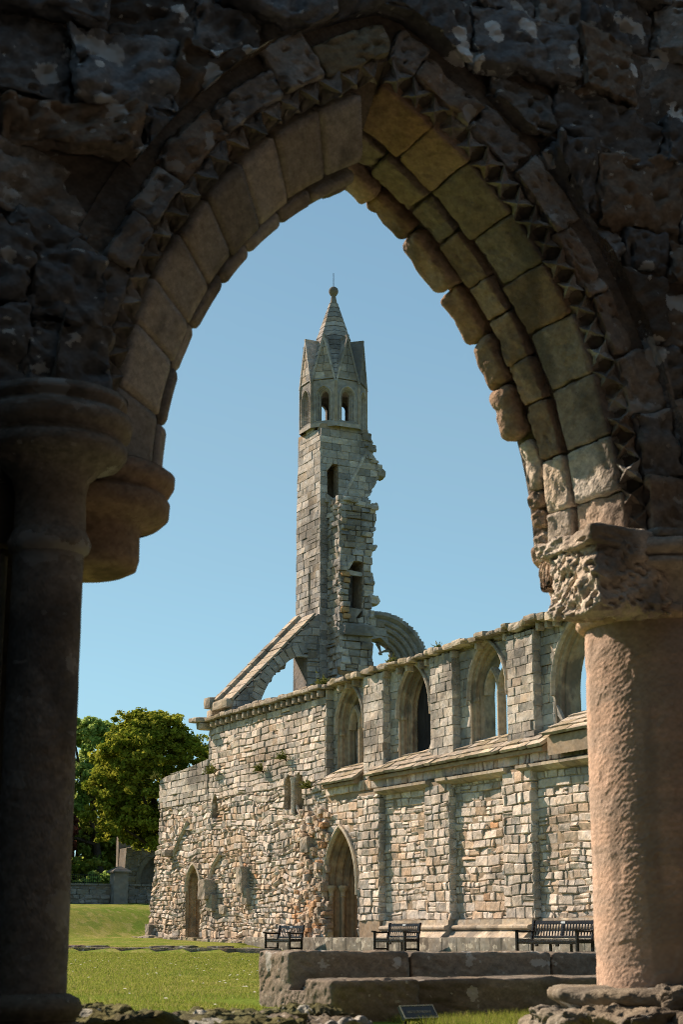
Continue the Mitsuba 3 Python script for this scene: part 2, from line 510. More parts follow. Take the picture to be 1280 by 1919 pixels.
scene['leaf_olive'] = leaf((0.13, 0.18, 0.02), (0.28, 0.29, 0.04), 1.0)
scene['leaf_green'] = leaf((0.18, 0.29, 0.06), (0.33, 0.42, 0.13), 1.0)
scene['leaf_back'] = leaf((0.14, 0.21, 0.035), (0.27, 0.32, 0.07), 1.0)
scene['leaf_copper'] = leaf((0.06, 0.022, 0.018), (0.11, 0.045, 0.028), 0.6)
scene['leaf_wall'] = leaf((0.06, 0.09, 0.02), (0.16, 0.16, 0.05), 0.6)
scene['bark'] = matte(lambda p, n, uv: col(0.06, 0.05, 0.04) * (0.6 + 0.8 * fbm(p.x * 6, p.y * 6, p.z * 2, 3)))
scene['bench_wood'] = {'type': 'twosided', 'bsdf': {'type': 'roughplastic', 'diffuse_reflectance': proc(lambda p, n, uv: mix((0.012, 0.011, 0.012), (0.022, 0.015, 0.013), fbm(p.x * 30, p.y * 30, p.z * 3, 2))), 'alpha': 0.13, 'int_ior': 1.33}}
scene['plate_metal'] = {'type': 'twosided', 'bsdf': {'type': 'roughconductor', 'material': 'none', 'alpha': 0.3, 'specular_reflectance': {'type': 'rgb', 'value': [0.16, 0.19, 0.21]}}}
scene['plaque_black'] = {'type': 'twosided', 'bsdf': {'type': 'roughplastic', 'diffuse_reflectance': {'type': 'rgb', 'value': [0.010, 0.013, 0.012]}, 'alpha': 0.15}}
scene['plaque_edge'] = matte(lambda p, n, uv: col(0.34, 0.36, 0.34) * (0.8 + 0.4 * noise(p.x * 90, p.y * 90, p.z * 90)))
scene['dark_infill'] = matte(lambda p, n, uv: col(0.030, 0.030, 0.032) * (0.5 + fbm(p.x * 12, p.y * 12, p.z * 1.5, 3)))  # near-black, standing in for the dark depth behind a window
scene['iron'] = {'type': 'twosided', 'bsdf': {'type': 'diffuse', 'reflectance': {'type': 'rgb', 'value': [0.02, 0.02, 0.022]}}}
scene['low_wall_stone'] = matte(stone_colour(((0.215, 0.21, 0.195), (0.24, 0.23, 0.21), (0.22, 0.20, 0.17), (0.20, 0.18, 0.15)), stain=0.7, f1=2.6, f2=9.0, lichen=0.6, lf=5.0, lt=0.60))
scene['far_stone'] = matte(stone_colour(((0.19, 0.18, 0.165), (0.22, 0.20, 0.18), (0.20, 0.17, 0.14), (0.17, 0.15, 0.13)), stain=0.5, f1=0.7, f2=4.0))

# ------------------------------------------------------------------ ground
def ground_z(x, y):
    """lawn, the raised strip behind the kerb, the grass bank"""
    x, y = np.asarray(x, float), np.asarray(y, float)
    # signed distance behind the kerb line running from (21.3, 47.3) to (17.2, 56)
    d = (y - 47.1) * 0.43 + (x - 21.1) * 0.9
    d = np.where((y > 47.1), np.minimum(d, (y - 47.1) * 2), -1)
    d = np.where((x - 21.1) * -0.91 + (y - 47.3) * 0.41 > 0, d, np.where(y > 74, d, -1))
    west = np.clip((y - 58) / 18, 0, 1)
    z = np.where(d > 0, 0.13 + 0.30 * west * np.clip(d / 4, 0, 1), 0.0)
    t = np.clip((y - 76.3) / 6.2, 0, 1)
    z = z + 1.5 * t * t * (3 - 2 * t) + 0.035 * np.clip(y - 82, 0, 14)
    bump = (meshkit.fbm(np.stack([x * 0.35, y * 0.35, 0 * x], -1), 3, 2) - 0.5) * 0.10
    return z + bump * np.clip((y - 50) / 10, 0, 1) + (meshkit.fbm(np.stack([x * 1.2, y * 1.2, 0 * x], -1), 3, 8) - 0.5) * 0.03


gx = np.concatenate([[-3000, -800, -200, -60], np.arange(-20, 60, 0.7), [70, 100, 250, 800, 3000]])
gy = np.concatenate([[-3000, -600, -100, -20], np.arange(-6, 44, 1.0), np.arange(44, 98, 0.45), [104, 112, 130, 180, 300, 800, 3000]])
XX, YY = np.meshgrid(gx, gy, indexing='ij')
put('lawn_ground', (np.stack([XX, YY, ground_z(XX, YY)], -1).reshape(-1, 3), tri(grid_faces(len(gx), len(gy)))), 'turf', smooth=True, kind='structure')


def blades(pts, h, w, r):
    n = len(pts)
    a = r.uniform(0, 2 * np.pi, n)
    lean = r.normal(0, 0.45, (n, 2)) * h[:, None]
    d = np.stack([np.cos(a), np.sin(a), 0 * a], -1) * w[:, None] / 2
    z = np.stack([0 * a, 0 * a, h], -1)
    tip = pts + z + np.concatenate([lean, 0 * lean[:, :1]], 1)
    V = np.stack([pts - d, pts + d, tip], 1).reshape(-1, 3)
    uv = np.repeat(np.stack([r.random(n), r.random(n)], -1), 3, axis=0)
    return V, np.arange(3 * n).reshape(-1, 3), uv


def view_points(az0, az1, d0, d1, n, power, r):
    """points on the ground spread between two bearings and two distances, denser nearby"""
    u = r.random(n)
    D = (d0 ** power + u * (d1 ** power - d0 ** power)) ** (1 / power)
    A = HEAD + np.arctan(r.uniform(az0, az1, n))
    x, y = D * np.sin(A), D * np.cos(A)
    return x, y


x, y = view_points(-0.20, -0.03, 10.5, 62, 120000, 0.7, rng)
ok = ~((x > 5.2) & (y > 9.8) & (y < 13)) & ~((x > 4.62) & (y > 9.2) & (y < 9.9))
x, y = x[ok], y[ok]
D = np.hypot(x, y)
g1 = blades(np.stack([x, y, ground_z(x, y) - 0.004], -1), rng.uniform(0.015, 0.042, len(x)), np.clip(0.0045 * D / 10, 0.004, 0.02), rng)
x, y = rng.uniform(5.0, 8.2, 26000), rng.uniform(8.1, 9.2, 26000)
g2 = blades(np.stack([x, y, ground_z(x, y) - 0.004], -1), rng.uniform(0.03, 0.075, len(x)), np.full(len(x), 0.005), rng)
put('lawn_grass', join([g1, g2]), 'blade', label='short mown green grass of the cloister lawn', kind='stuff')

x, y = view_points(-0.20, -0.04, 11, 40, 90, 1.0, rng)
ok = ~((x > 5.0) & (y < 13.5))
x, y = x[ok], y[ok]
fl = []
for a_, b_ in zip(x, y):
    z_ = float(ground_z(a_, b_)) + rng.uniform(0.03, 0.05)
    r_ = rng.uniform(0.012, 0.02)
    ph_ = np.arange(7) / 7 * 2 * np.pi
    fl.append((np.vstack([[a_, b_, z_ + 0.004], np.stack([a_ + r_ * np.cos(ph_), b_ + r_ * np.sin(ph_), np.full(7, z_)], -1)]), np.array([[0, 1 + q, 1 + (q + 1) % 7] for q in range(7)]), (0.3, 0.9)))
scene['petal'] = matte(lambda p, n, uv: col(0.7, 0.7, 0.66))
put('lawn_daisies', join(fl), 'petal', label='tiny white daisies scattered in the lawn', kind='stuff')

# ------------------------------------------------------------------ the long nave wall
NX = 28.5
nave = thing('ruined_nave_wall', 'long roofless stone nave wall with pointed windows, buttresses and two arched doorways', 'ruined wall')
W = Panel([NX, 0, 0], [0, 1, 0], [-1, 0, 0])
S_END = 29.0
BAY = [57.2, 52.65, 47.78, 42.9, 38.05, 33.2]     # right-hand (near) edge of each mass of wall; s falls to the right
outline = Polygon([(S_END, 0), (76.4, 0), (75.9, 1.2), (75.55, 2.6), (75.2, 3.7), (75.3, 4.0), (74.75, 4.9), (74.9, 6.2), (74.85, 7.62), (73.6, 7.82), (71.5, 7.9), (68.9, 8.1), (68.85, 9.45),
                   (60, 9.5), (57.3, 9.85), (54, 9.95), (50, 9.9), (46, 10.0), (42, 10.05), (37, 9.9), (S_END, 9.9)])
keep = Opening(outline)
door = dict(sc=56.05, a=1.28, c=1.02, zs=2.35, z0=-0.2)
side = dict(sc=70.4, a=0.82, c=0.35, zs=2.45, z0=-0.2)
lanA = dict(sc=60.55, a=0.36, c=0.3, zs=6.15, z0=5.35)
lanB = dict(sc=59.62, a=0.36, c=0.3, zs=6.15, z0=5.15)
slit = dict(sc=68.05, a=0.30, c=0.35, zs=5.95, z0=5.45)
wins = [dict(sc=55.72, a=1.12, c=0.62, zs=8.10, z0=6.40), dict(sc=50.85, a=1.15, c=0.62, zs=8.15, z0=6.45), dict(sc=45.95, a=1.15, c=0.62, zs=8.2, z0=6.5), dict(sc=40.75, a=1.42, c=0.8, zs=7.75, z0=6.6), dict(sc=36.2, a=1.2, c=0.6, zs=8.1, z0=6.55)]
ops_low = [Opening(lancet_poly(**d)) for d in (door, side, lanA, lanB, slit)]
ops_win = [Opening(lancet_poly(**d, rho=0.02)) for d in wins]
holes = shapely.union_all([lancet_poly(**d, rho=0.01) for d in (door, side, lanA, lanB, slit)] + [lancet_poly(**d) for d in wins])
# wall core, behind the facing stones, in two thicknesses (left mass, bays)
core_low = box(57.2, 9.0, 68.8, 9.86).union(outline.intersection(box(S_END, -0.3, 80, 6.2)).union(outline.intersection(box(BAY[0], -0.3, 80, 12)))).buffer(-0.04)
put(f'{nave}__core', join([extrude(W, core_low.difference(holes), -0.075, -1.4), extrude(W, outline.intersection(box(S_END, 6.2, BAY[0], 12)).buffer(-0.04).difference(holes), -0.355, -0.86)]), 'mortar')

st = []
low_pal = lambda s, z: (0.6, 1.0, 1.1 if z < 4 else 0.6, 0.40 if z < 3 else 0.10)
# rubble of the left mass
R = course_rects(57.3, 76.5, 0.25, 6.3, (0.15, 0.29), (0.17, 0.52), rng)
st += stones(W, R, rng, gap=0.024, out=(0.0, 0.026), rough=0.012, edge=0.032, openings=ops_low, keep=Opening(outline.intersection(box(57.25, 0.2, 80, 6.3))), palfn=low_pal, warp=0.16)
# upper left courses
R = course_rects(57.3, 69, 6.3, 9.42, (0.20, 0.30), (0.3, 0.75), rng)
st += stones(W, R, rng, gap=0.022, out=(0.0, 0.014), rough=0.008, edge=0.026, openings=ops_low, keep=Opening(outline.intersection(box(57.25, 6.25, 68.85, 9.42))), pal=(0.8, 1.2, 0.5, 0.08), warp=0.05)
# grey ashlar at the top left
gst = []
R = course_rects(68.9, 75.2, 6.3, 8.15, (0.26, 0.36), (0.4, 0.8), rng)
gst += stones(W, R, rng, gap=0.022, out=(0.03, 0.012), rough=0.008, edge=0.02, keep=Opening(outline.intersection(box(68.85, 6.25, 80, 8.2))), pal=(1.2, 0.9, 0.3, 0.0))
# lower bays and lower buttresses
for i in range(5):
    hi, lo = BAY[i], BAY[i + 1]
    b0 = lo + 1.65
    if i > 0 or True:
        R = course_rects(b0, hi, 1.02 if i > 0 else 0.2, 5.42, (0.17, 0.34), (0.2, 0.7), rng)
        st += stones(W, R, rng, gap=0.028, out=(0.0, 0.016), rough=0.010, edge=0.028, base=-0.04, openings=ops_low, keep=Opening(box(b0, 0.1, hi, 5.42)), palfn=lambda s, z: (0.9, 1.3, 0.85, 0.16), warp=0.05)
    R = course_rects(lo, b0, 1.02, 5.42, (0.24, 0.36), (0.3, 0.62), rng)
    st += stones(W, R, rng, gap=0.028, out=(0.0, 0.014), rough=0.010, edge=0.028, base=0.20, depth=0.3, keep=Opening(box(lo, 0.1, b0, 5.42)), openings=ops_low, pal=(0.9, 1.2, 0.7, 0.12), warp=0.04)
    # band under the eaves: upright stones
    R = course_rects(lo, hi, 5.62, 6.0, (0.36, 0.38), (0.2, 0.5), rng)
    st += stones(W, R, rng, gap=0.03, out=(0.04, 0.015), rough=0.01, edge=0.03, base=0.02, depth=0.2, pal=(1.1, 1.0, 0.5, 0.2))
    # upper buttress face and the recessed bay round the window
    b1 = lo + 1.52
    R = course_rects(lo, b1, 6.02, 9.75, (0.26, 0.36), (0.35, 0.72), rng)
    gst += stones(W, R, rng, gap=0.012, out=(0.0, 0.008), rough=0.006, edge=0.013, depth=0.45, keep=Opening(outline.intersection(box(lo, 5.9, b1, 9.8))), pal=(1.4, 0.9, 0.35, 0.02))
    R = course_rects(b1, hi, 6.2, 9.75, (0.26, 0.36), (0.3, 0.7), rng)
    gst += stones(W, R, rng, gap=0.012, out=(0.0, 0.008), rough=0.006, edge=0.013, base=-0.29, keep=Opening(outline.intersection(box(b1, 6.2, hi, 9.8))), openings=ops_win, pal=(1.3, 0.9, 0.4, 0.02))
emit(nave, 'stone', st, 'wall_stone', limit=300)
emit(nave, 'ashlar', gst, 'ashlar_stone', rest='ashlar_work', limit=300)
# solid bodies of the buttresses
for i in range(5):
    lo = BAY[i + 1]
    put(f'{nave}__buttress', join([boxm(np.array([NX - 0.15, lo + 0.06, 0.0]), np.array([NX + 0.2, lo + 1.6, 5.5]), (0.3, 0.4)), boxm(np.array([NX + 0.05, lo + 0.06, 5.4]), np.array([NX + 0.5, lo + 1.46, 9.75]), (0.1, 0.35))]), 'mortar')
    # near flank of the buttress, in long and short quoins
    P = Panel([0, lo, 0], [1, 0, 0], [0, -1, 0])
    R = np.vstack([course_rects(NX - 0.19, NX + 0.12, 1.02, 5.42, (0.24, 0.34), (0.3, 0.5), rng), ])
    put(f'{nave}__buttress_flank', join(stones(P, R, rng, gap=0.02, out=(0.0, 0.015), rough=0.012, edge=0.03, depth=0.05, pal=(1, 1, 0.5, 0.1)) + stones(P, course_rects(NX + 0.02, NX + 0.42, 6.05, 9.75, (0.28, 0.36), (0.3, 0.6), rng), rng, gap=0.015, out=(0.0, 0.008), rough=0.008, edge=0.02, depth=0.05, pal=(1, 0.7, 0.3, 0.0))), 'ashlar_stone')
P = Panel([0, BAY[0], 0], [1, 0, 0], [0, -1, 0])
put(f'{nave}__buttress_flank', join(stones(P, course_rects(NX - 0.02, NX + 0.42, 6.1, 9.7, (0.28, 0.36), (0.3, 0.6), rng), rng, gap=0.015, out=(0.0, 0.008), rough=0.008, edge=0.02, depth=0.05, pal=(1, 0.7, 0.3, 0.0))), 'ashlar_stone')

# torn strip of rubble beside the doorway
sc_ = []
for k in range(170):
    s, z = 58.25 + 0.55 * math.sin(k * 0.37) + rng.normal(0, 0.42), rng.uniform(0.25, 5.2)
    h = np.array([rng.uniform(0.06, 0.2), rng.uniform(0.09, 0.2), rng.uniform(0.06, 0.15)])
    Vb = shape_block(h, 3, h.min() * 0.3, 0.06, 6.0, k)
    sc_.append((Vb + np.array([NX - rng.uniform(-0.12, 0.10), s, z]), block_template(3)[1], ((rng.choice([1, 2, 2, 3]) + 0.5) / 4, rng.random())))
emit(nave, 'torn_stone', sc_, 'wall_stone', limit=170)

# eaves: sloping stone slabs under the windows
for k, (s0, s1) in enumerate(((54.45, 57.15), (42.05, 53.35), (29.5, 41.6))):
    zz = (6.02, 6.03, 6.28)[k]
    oo = (0.30, 0.33, 0.50)[k]
    rows = [(oo + 0.05, zz), (oo - 0.18, zz + 0.18), (-0.10, zz + 0.38), (-0.4, zz + 0.57), (-0.75, zz + 0.72)]
    for j in range(len(rows) - 1):
        (oa, za), (ob, zb) = rows[j], rows[j + 1]
        s = s0 + rng.uniform(-0.2, 0.0)
        while s < s1 - 0.1:
            w = min(rng.uniform(0.45, 0.85), s1 - s)
            inbay = any(b - 3.25 < s + w / 2 < b + 0.03 for b in BAY)
            if j < 2 or inbay:
                e = rng.normal(0, 0.02, 4)
                d = np.array([W.at(s + 0.012, za + e[2] * 0.5, oa + 0.03 + e[0]), W.at(s + w - 0.012, za + e[3] * 0.5, oa + 0.03 + e[1]), W.at(s + w - 0.012, zb, ob - 0.05), W.at(s + 0.012, zb, ob - 0.05)])
                up = np.array([-0.05, 0, 0.075])
                top = d + up * rng.uniform(0.8, 1.15)
                V = np.vstack([d, top])
                F = tri(np.array([[0, 1, 2, 3], [4, 7, 6, 5], [0, 4, 5, 1], [1, 5, 6, 2], [2, 6, 7, 3], [3, 7, 4, 0]]))
                put(f'{nave}__eaves_slab', (V, F, ((rng.integers(0, 4) + 0.5) / 4, rng.random())), 'slab_stone')
            s += w
    # solid slope under the slabs
    put(f'{nave}__sill_bed', extrude(Panel([NX, s1, 0], [1, 0, 0], [0, 1, 0]), Polygon([(0.5, 5.9), (-oo + 0.06, 5.9 if k < 2 else 5.7), (-oo + 0.04, zz - 0.02), (0.12, zz + 0.36), (1.2, zz + 0.74), (1.2, 5.9)]), s0 - s1 + 0.05, -0.03), 'mortar')
# string course: a length in each bay, a stub on each buttress
for i in range(1, 5):
    hi, lo = BAY[i], BAY[i + 1]
    for s0, s1, oo in ((lo + 1.30, hi + 0.12, 0.34), (lo - 0.1, lo + 0.55, 0.40)):
        if i == 4:
            oo += 0.15
        n = max(1, int((s1 - s0) / 0.8))
        for q in range(n):
            a0, a1 = s0 + (s1 - s0) * q / n, s0 + (s1 - s0) * (q + 1) / n
            prof = Polygon([(-0.05, 5.62), (oo, 5.56), (oo, 5.47), (oo - 0.05, 5.44), (0.12, 5.36), (-0.05, 5.33)])
            Pn = Panel([NX, 0, 0], [-1, 0, 0], [0, 1, 0])
            put(f'{nave}__string_course', extrude(Pn, prof, a0 + 0.006, a1 - 0.006, ((rng.integers(0, 3) + 0.5) / 4, rng.random() * 0.7)), 'slab_stone')
# plinth: chamfer, roll, slope
for i in range(1, 5):
    hi, lo = BAY[i], BAY[i + 1]
    for s0, s1, oo in ((lo + 1.65, hi, 0.0), (lo, lo + 1.65, 0.22)):
        n = max(1, int((s1 - s0) / 0.75))
        for q in range(n):
            a0, a1 = s0 + (s1 - s0) * q / n, s0 + (s1 - s0) * (q + 1) / n
            Pn = Panel([NX, 0, 0], [-1, 0, 0], [0, 1, 0])
            prof = Polygon([(-0.2, 1.02), (oo + 0.06, 1.02), (oo + 0.08, 0.86), (oo + 0.20, 0.84), (oo + 0.235, 0.80), (oo + 0.235, 0.75), (oo + 0.20, 0.71), (oo + 0.12, 0.69), (oo + 0.42, 0.44), (oo + 0.42, 0.0), (-0.2, 0.0)])
            put(f'{nave}__plinth', extrude(Pn, prof, a0 + 0.006, a1 - 0.006, ((rng.integers(0, 3) + 0.5) / 4, rng.random())), 'slab_stone')

# windows: hood mould, moulded reveal, mullion
for i, d in enumerate(wins):
    Wb = Panel([NX + 0.29, 0, 0], [0, 1, 0], [-1, 0, 0])
    w = f'{nave}__window' if i == 0 else f'{nave}__window_{i:03d}'
    hood = dict(d, z0=d['zs'] - 0.15)
    put(f'{w}__hood_mould', arch_sweep(Wb, prof=[(0.10, -0.05), (0.10, 0.10), (0.05, 0.13), (0.0, 0.11), (-0.03, 0.02), (-0.03, -0.05)], n=14, uv=(0.1, 0.7), **hood), 'slab_stone')
    rolls = [(0.0, 0.01), (-0.05, 0.0)]
    o = -0.02
    for step in range(2 if i < 2 else 1):
        rolls += [(rolls[-1][0], o - 0.05), (rolls[-1][0] - 0.025, o - 0.07), (rolls[-1][0] - 0.06, o - 0.07), (rolls[-1][0] - 0.085, o - 0.10), (rolls[-1][0] - 0.085, o - 0.15), (rolls[-1][0] - 0.06, o - 0.18), (rolls[-1][0] - 0.06, o - 0.26), (rolls[-1][0] - 0.13, o - 0.27)]
        o -= 0.27
    rolls += [(rolls[-1][0], -0.56 if i < 2 else -0.42), (rolls[-1][0] + 0.25, -1.0)]
    put(f'{w}__reveal', arch_sweep(Wb, prof=rolls, n=14, uv=(0.3, 0.4), **d), 'reveal_stone')
    if i < 3:      # caps of the jamb shafts
        for sg in (-1, 1):
            put(f'{w}__capital', boxm(np.array([NX + 0.32, d['sc'] + sg * (d['a'] - 0.16) - 0.1, d['zs'] - 0.22]), np.array([NX + 0.5, d['sc'] + sg * (d['a'] - 0.16) + 0.1, d['zs'] - 0.05]), (0.4, 0.5), 0.04), 'reveal_stone')
    if i in (0, 2):      # central mullion that forks into two lights
        bar = [(-0.075, 0.0), (-0.03, 0.09), (0.03, 0.09), (0.075, 0.0), (0.075, -0.2), (-0.075, -0.2), (-0.075, 0.0)]
        zt = d['zs'] + 0.05
        V, F = [], []
        V = np.stack([W.at(d['sc'] + q[0], np.array([6.4, zt]), -0.70 + q[1]) for q in bar])
        meshes = [(V.reshape(-1, 3), tri(grid_faces(len(bar), 2)), (0.3, 0.8))]
        Wm = Panel([NX + 0.70, 0, 0], [0, 1, 0], [-1, 0, 0])
        for sg in (-1, 1):
            half = 0.40
            meshes.append(arch_sweep(Wm, d['sc'] + sg * half, half - 0.06, 0.55, zt - 0.02, zt - 0.05, [(0.15, 0.0), (0.09, 0.08), (0.04, 0.08), (-0.01, 0.0), (-0.01, -0.2), (0.15, -0.2), (0.15, 0.0)], 10, (0.3, 0.8)))
        put(f'{w}__mullion', join(meshes), 'reveal_stone')
    if i == 0:
        put(f'{w}__blocking', join(stones(Panel([NX + 0.95, 0, 0], [0, 1, 0], [-1, 0, 0]), course_rects(d['sc'] - 0.9, d['sc'] + 0.9, 6.3, 10, (0.26, 0.36), (0.35, 0.7), rng), rng, gap=0.01, rough=0.006, edge=0.015, pal=(1, 1, 0.4, 0))), 'wall_stone', label='pale stone blocking of the window')
    if i == 1:
        for q in range(12):
            s = d['sc'] - 1.1 + q * 0.2
            put(f'{w}__board', boxm(np.array([NX + 0.90, s, 6.3]), np.array([NX + 0.94, s + 0.19, 9.9])), 'dark_infill')  # dark strips added to stand for the unlit interior behind this window

# doorways
for d, nm, deep in ((door, 'doorway', 1.25), (side, 'doorway_001', 0.75)):
    w = f'{nave}__{nm}'
    put(f'{w}__hood_mould', arch_sweep(W, prof=[(0.12, -0.06), (0.12, 0.05), (0.05, 0.08), (0.0, 0.06), (-0.02, -0.06)], n=12, uv=(0.3, 0.8), **dict(d, z0=d['zs'] - (0.4 if d is door else 0.0))), 'slab_stone')
    prof = [(0.0, 0.0)]
    m = 4 if d is door else 2
    for q in range(m):
        x0, o0 = prof[-1][0], prof[-1][1]
        e = deep / m * 0.85
        prof += [(x0 - 0.02, o0 - e * 0.25), (x0 - 0.05, o0 - e * 0.35), (x0 - 0.02, o0 - e * 0.5), (x0 - 0.02, o0 - e * 0.75), (x0 - 0.075, o0 - e)]
    prof.append((prof[-1][0], -deep))
    put(f'{w}__reveal', arch_sweep(W, prof=prof, n=12, uv=(0.6, 0.6), **d), 'reveal_stone')
    R = course_rects(d['sc'] - d['a'], d['sc'] + d['a'], 0, 4.6, (0.2, 0.3), (0.25, 0.5), rng)
    put(f'{w}__blocking', join(stones(Panel([NX + deep - 0.02, 0, 0], [0, 1, 0], [-1, 0, 0]), R, rng, gap=0.02, rough=0.02, edge=0.03, pal=(0.3, 0.6, 1.2, 0.8))), 'reveal_stone')
    if d is door:
        for q, (ss, oo) in enumerate(((1.14, -0.22), (0.98, -0.62), (-1.14, -0.22), (-0.98, -0.62))):
            c = W.at(d['sc'] + ss, 0, oo)
            put(f'{w}__shaft', tube([c + [0, 0, 0.15], c + [0, 0, 1.95]], 0.085, 10, uv=(0.6, 0.8)), 'reveal_stone', smooth=True)
            put(f'{w}__capital', lathe([(0.085, 1.93), (0.11, 1.97), (0.09, 2.0), (0.10, 2.1), (0.17, 2.22), (0.19, 2.24), (0.19, 2.34), (0.0, 2.34)], c, 12, (0.3, 0.8)), 'reveal_stone')
# niches and the slit
for d, nm, deep in ((lanA, 'niche', 0.28), (lanB, 'niche_001', 0.28), (slit, 'slit_window', 0.7)):
    put(f'{nave}__{nm}', join([arch_sweep(W, prof=[(0.02, 0.02), (0.0, 0.0), (0.0, -deep)], n=8, uv=(0.3, 0.5), **d), extrude(W, lancet_poly(**d, rho=0.05), -deep, -deep - 0.05, (0.6, 0.5))]), 'reveal_stone')
put(f'{nave}__niche_shaft', tube([W.at(60.09, 5.2, 0.02), W.at(60.09, 6.1, 0.02), W.at(60.09, 6.6, 0.03)], [0.09, 0.08, 0.12], 8, uv=(0.3, 0.7)), 'wall_stone')

# corbel table and its slabs on the left, loose coping along the bays
s = 57.5
while s < 68.6:
    w_ = rng.uniform(0.16, 0.24)
    V = shape_block([0.15, w_ / 2, 0.13], 3, 0.05, 0.02, 9, s)
    put(f'{nave}__corbel', (V + [NX - 0.10, s, 9.56], block_template(3)[1], (rng.choice([0.1, 0.3, 0.6]), rng.random())), 'slab_stone')
    s += rng.uniform(0.5, 0.62)
s = 57.25
while s < 69.2:
    w_ = rng.uniform(0.5, 1.0)
    V = shape_block([0.44, w_ / 2 - 0.01, 0.085], 4, 0.04, 0.022, 4, s)
    put(f'{nave}__cornice_slab', (V + [NX + 0.08, s + w_ / 2, 9.80 + rng.normal(0, 0.012)], block_template(4)[1], (rng.choice([0.1, 0.3, 0.9]), rng.random() * 0.7)), 'slab_stone')
    if rng.random() < 0.75:
        V = shape_block([0.34, w_ / 2 - 0.03, 0.07], 3, 0.05, 0.03, 5, s + 3)
        put(f'{nave}__cornice_slab', (V + [NX + 0.22, s + w_ / 2, 9.95 + rng.normal(0, 0.02)], block_template(3)[1], (rng.choice([0.1, 0.3, 0.9]), rng.random() * 0.7)), 'slab_stone')
    s += w_
for x_, y_, z_, h_ in ((28.25, 69.15, 9.82, (0.5, 0.4, 0.12)), (28.35, 69.0, 9.55, (0.35, 0.22, 0.16)), (28.9, 69.2, 10.15, (0.3, 0.3, 0.2))):
    put(f'{nave}__corner_stone', (shape_block(h_, 4, 0.06, 0.04, 4, x_ + z_) + [x_, y_, z_], block_template(4)[1], (0.3, 0.6)), 'slab_stone')
s = 29.0
cop, cbl = [], []
while s < 57.2:
    w_ = rng.uniform(0.3, 0.75)
    zt = np.interp(s, [29, 37, 42, 46, 50, 54, 57.3], [9.9, 9.9, 10.05, 10.0, 9.9, 9.95, 9.85])
    for o_, hh in ((NX + 0.05, 0.09), (NX + 0.45, 0.12), (NX + 0.95, 0.12)):
        h_ = hh * rng.uniform(0.6, 1.5)
        V = shape_block([rng.uniform(0.22, 0.34), w_ / 2 - 0.01, h_], 3, 0.06, 0.05, 4, s + o_)
        cop.append((V + [o_ + rng.normal(0, 0.03), s + w_ / 2, zt - 0.04 + rng.normal(0, 0.03)], block_template(3)[1], (rng.choice([0.1, 0.1, 0.3, 0.9]), rng.random())))
    if rng.random() < 0.55:
        V = shape_block([0.14, 0.085, 0.12], 3, 0.04, 0.02, 9, s)
        cbl.append((V + [NX + 0.12, s + w_ / 2, zt - 0.27], block_template(3)[1], (rng.choice([0.1, 0.3]), rng.random())))
    s += w_
emit(nave, 'coping_stone', cop, 'slab_stone', limit=300)
emit(nave, 'corbel', cbl, 'slab_stone', limit=300)
# broken springers of the vanished cloister vault
for k, (s, z, h_, o_) in enumerate(((68.35, 2.45, (0.30, 0.42, 0.42), 0.18), (68.0, 1.9, (0.2, 0.3, 0.35), 0.05), (64.6, 2.75, (0.24, 0.30, 0.55), 0.12), (64.3, 2.1, (0.18, 0.22, 0.35), 0.05), (73.2, 4.2, (0.26, 0.28, 0.16), 0.16), (66.9, 1.6, (0.12, 0.3, 0.2), 0.02), (58.6, 3.9, (0.2, 0.3, 0.3), 0.08), (75.3, 0.75, (0.25, 0.25, 0.3), 0.05))):
    put(f'{nave}__springer', (shape_block(h_, 5, 0.04, 0.06, 5, k) + [NX - o_, s, z], block_template(5)[1], (0.1, 0.35)), 'slab_stone')
for pts in ([(68.4, 2.9), (68.0, 3.5), (67.3, 3.95)], [(65.2, 3.7), (64.8, 3.2)], [(72.7, 4.2), (71.9, 4.9), (71.1, 5.5)]):
    path = np.array([W.at(a, b, 0.03) for a, b in pts])
    put(f'{nave}__vault_rib', tube(path, 0.11 if pts[0][0] > 64 else 0.07, 6, uv=(0.3, 0.6)), 'slab_stone')
# footing ledge and loose stones along the base
s = 57.6
while s < 76.8:
    w_ = rng.uniform(0.4, 1.0)
    gz = float(ground_z(28.2, s))
    V = shape_block([0.30, w_ / 2, 0.15], 5, 0.03, 0.05, 6, s)
    put(f'{nave}__footing_stone', (V + [NX - 0.05 - rng.uniform(0, 0.2), s + w_ / 2, gz - 0.05 + rng.normal(0, 0.03)], block_template(5)[1], (rng.choice([0.1, 0.9, 0.9]), rng.random() * 0.5)), 'slab_stone')
    s += w_ + (rng.uniform(0.0, 0.5) if s > 66 else 0)

# ------------------------------------------------------------------ west tower: stair turret, half gable, window arch
TX0, TX1, TY0, TY1 = 32.84, 35.40, 66.6, 69.15
tower = thing('turret_tower', 'tall slender ruined stone turret with gabled octagonal top and small spire', 'tower')
PE = Panel([0, TY0, 0], [1, 0, 0], [0, -1, 0])       # east face
PS = Panel([TX0, 0, 0], [0, 1, 0], [-1, 0, 0])       # south face
tst = []
sp = Polygon([(TY0, 9.8), (TY1, 9.8), (TY1, 19), (TY1 - 0.06, 21), (TY1 - 0.15, 22.9), (TY1 - 0.5, 23.7), (TY0 + 0.55, 23.75), (TY0, 22.9)])
tst += stones(PS, course_rects(TY0, TY1, 9.9, 23.8, (0.28, 0.42), (0.4, 0.95), rng), rng, gap=0.014, out=(0.0, 0.008), rough=0.005, edge=0.014, depth=0.1, keep=Opening(sp), openings=[Opening(box(67.62, 15.1, 67.82, 16.9))], pal=(0.6, 1.4, 0.5, 0.06))
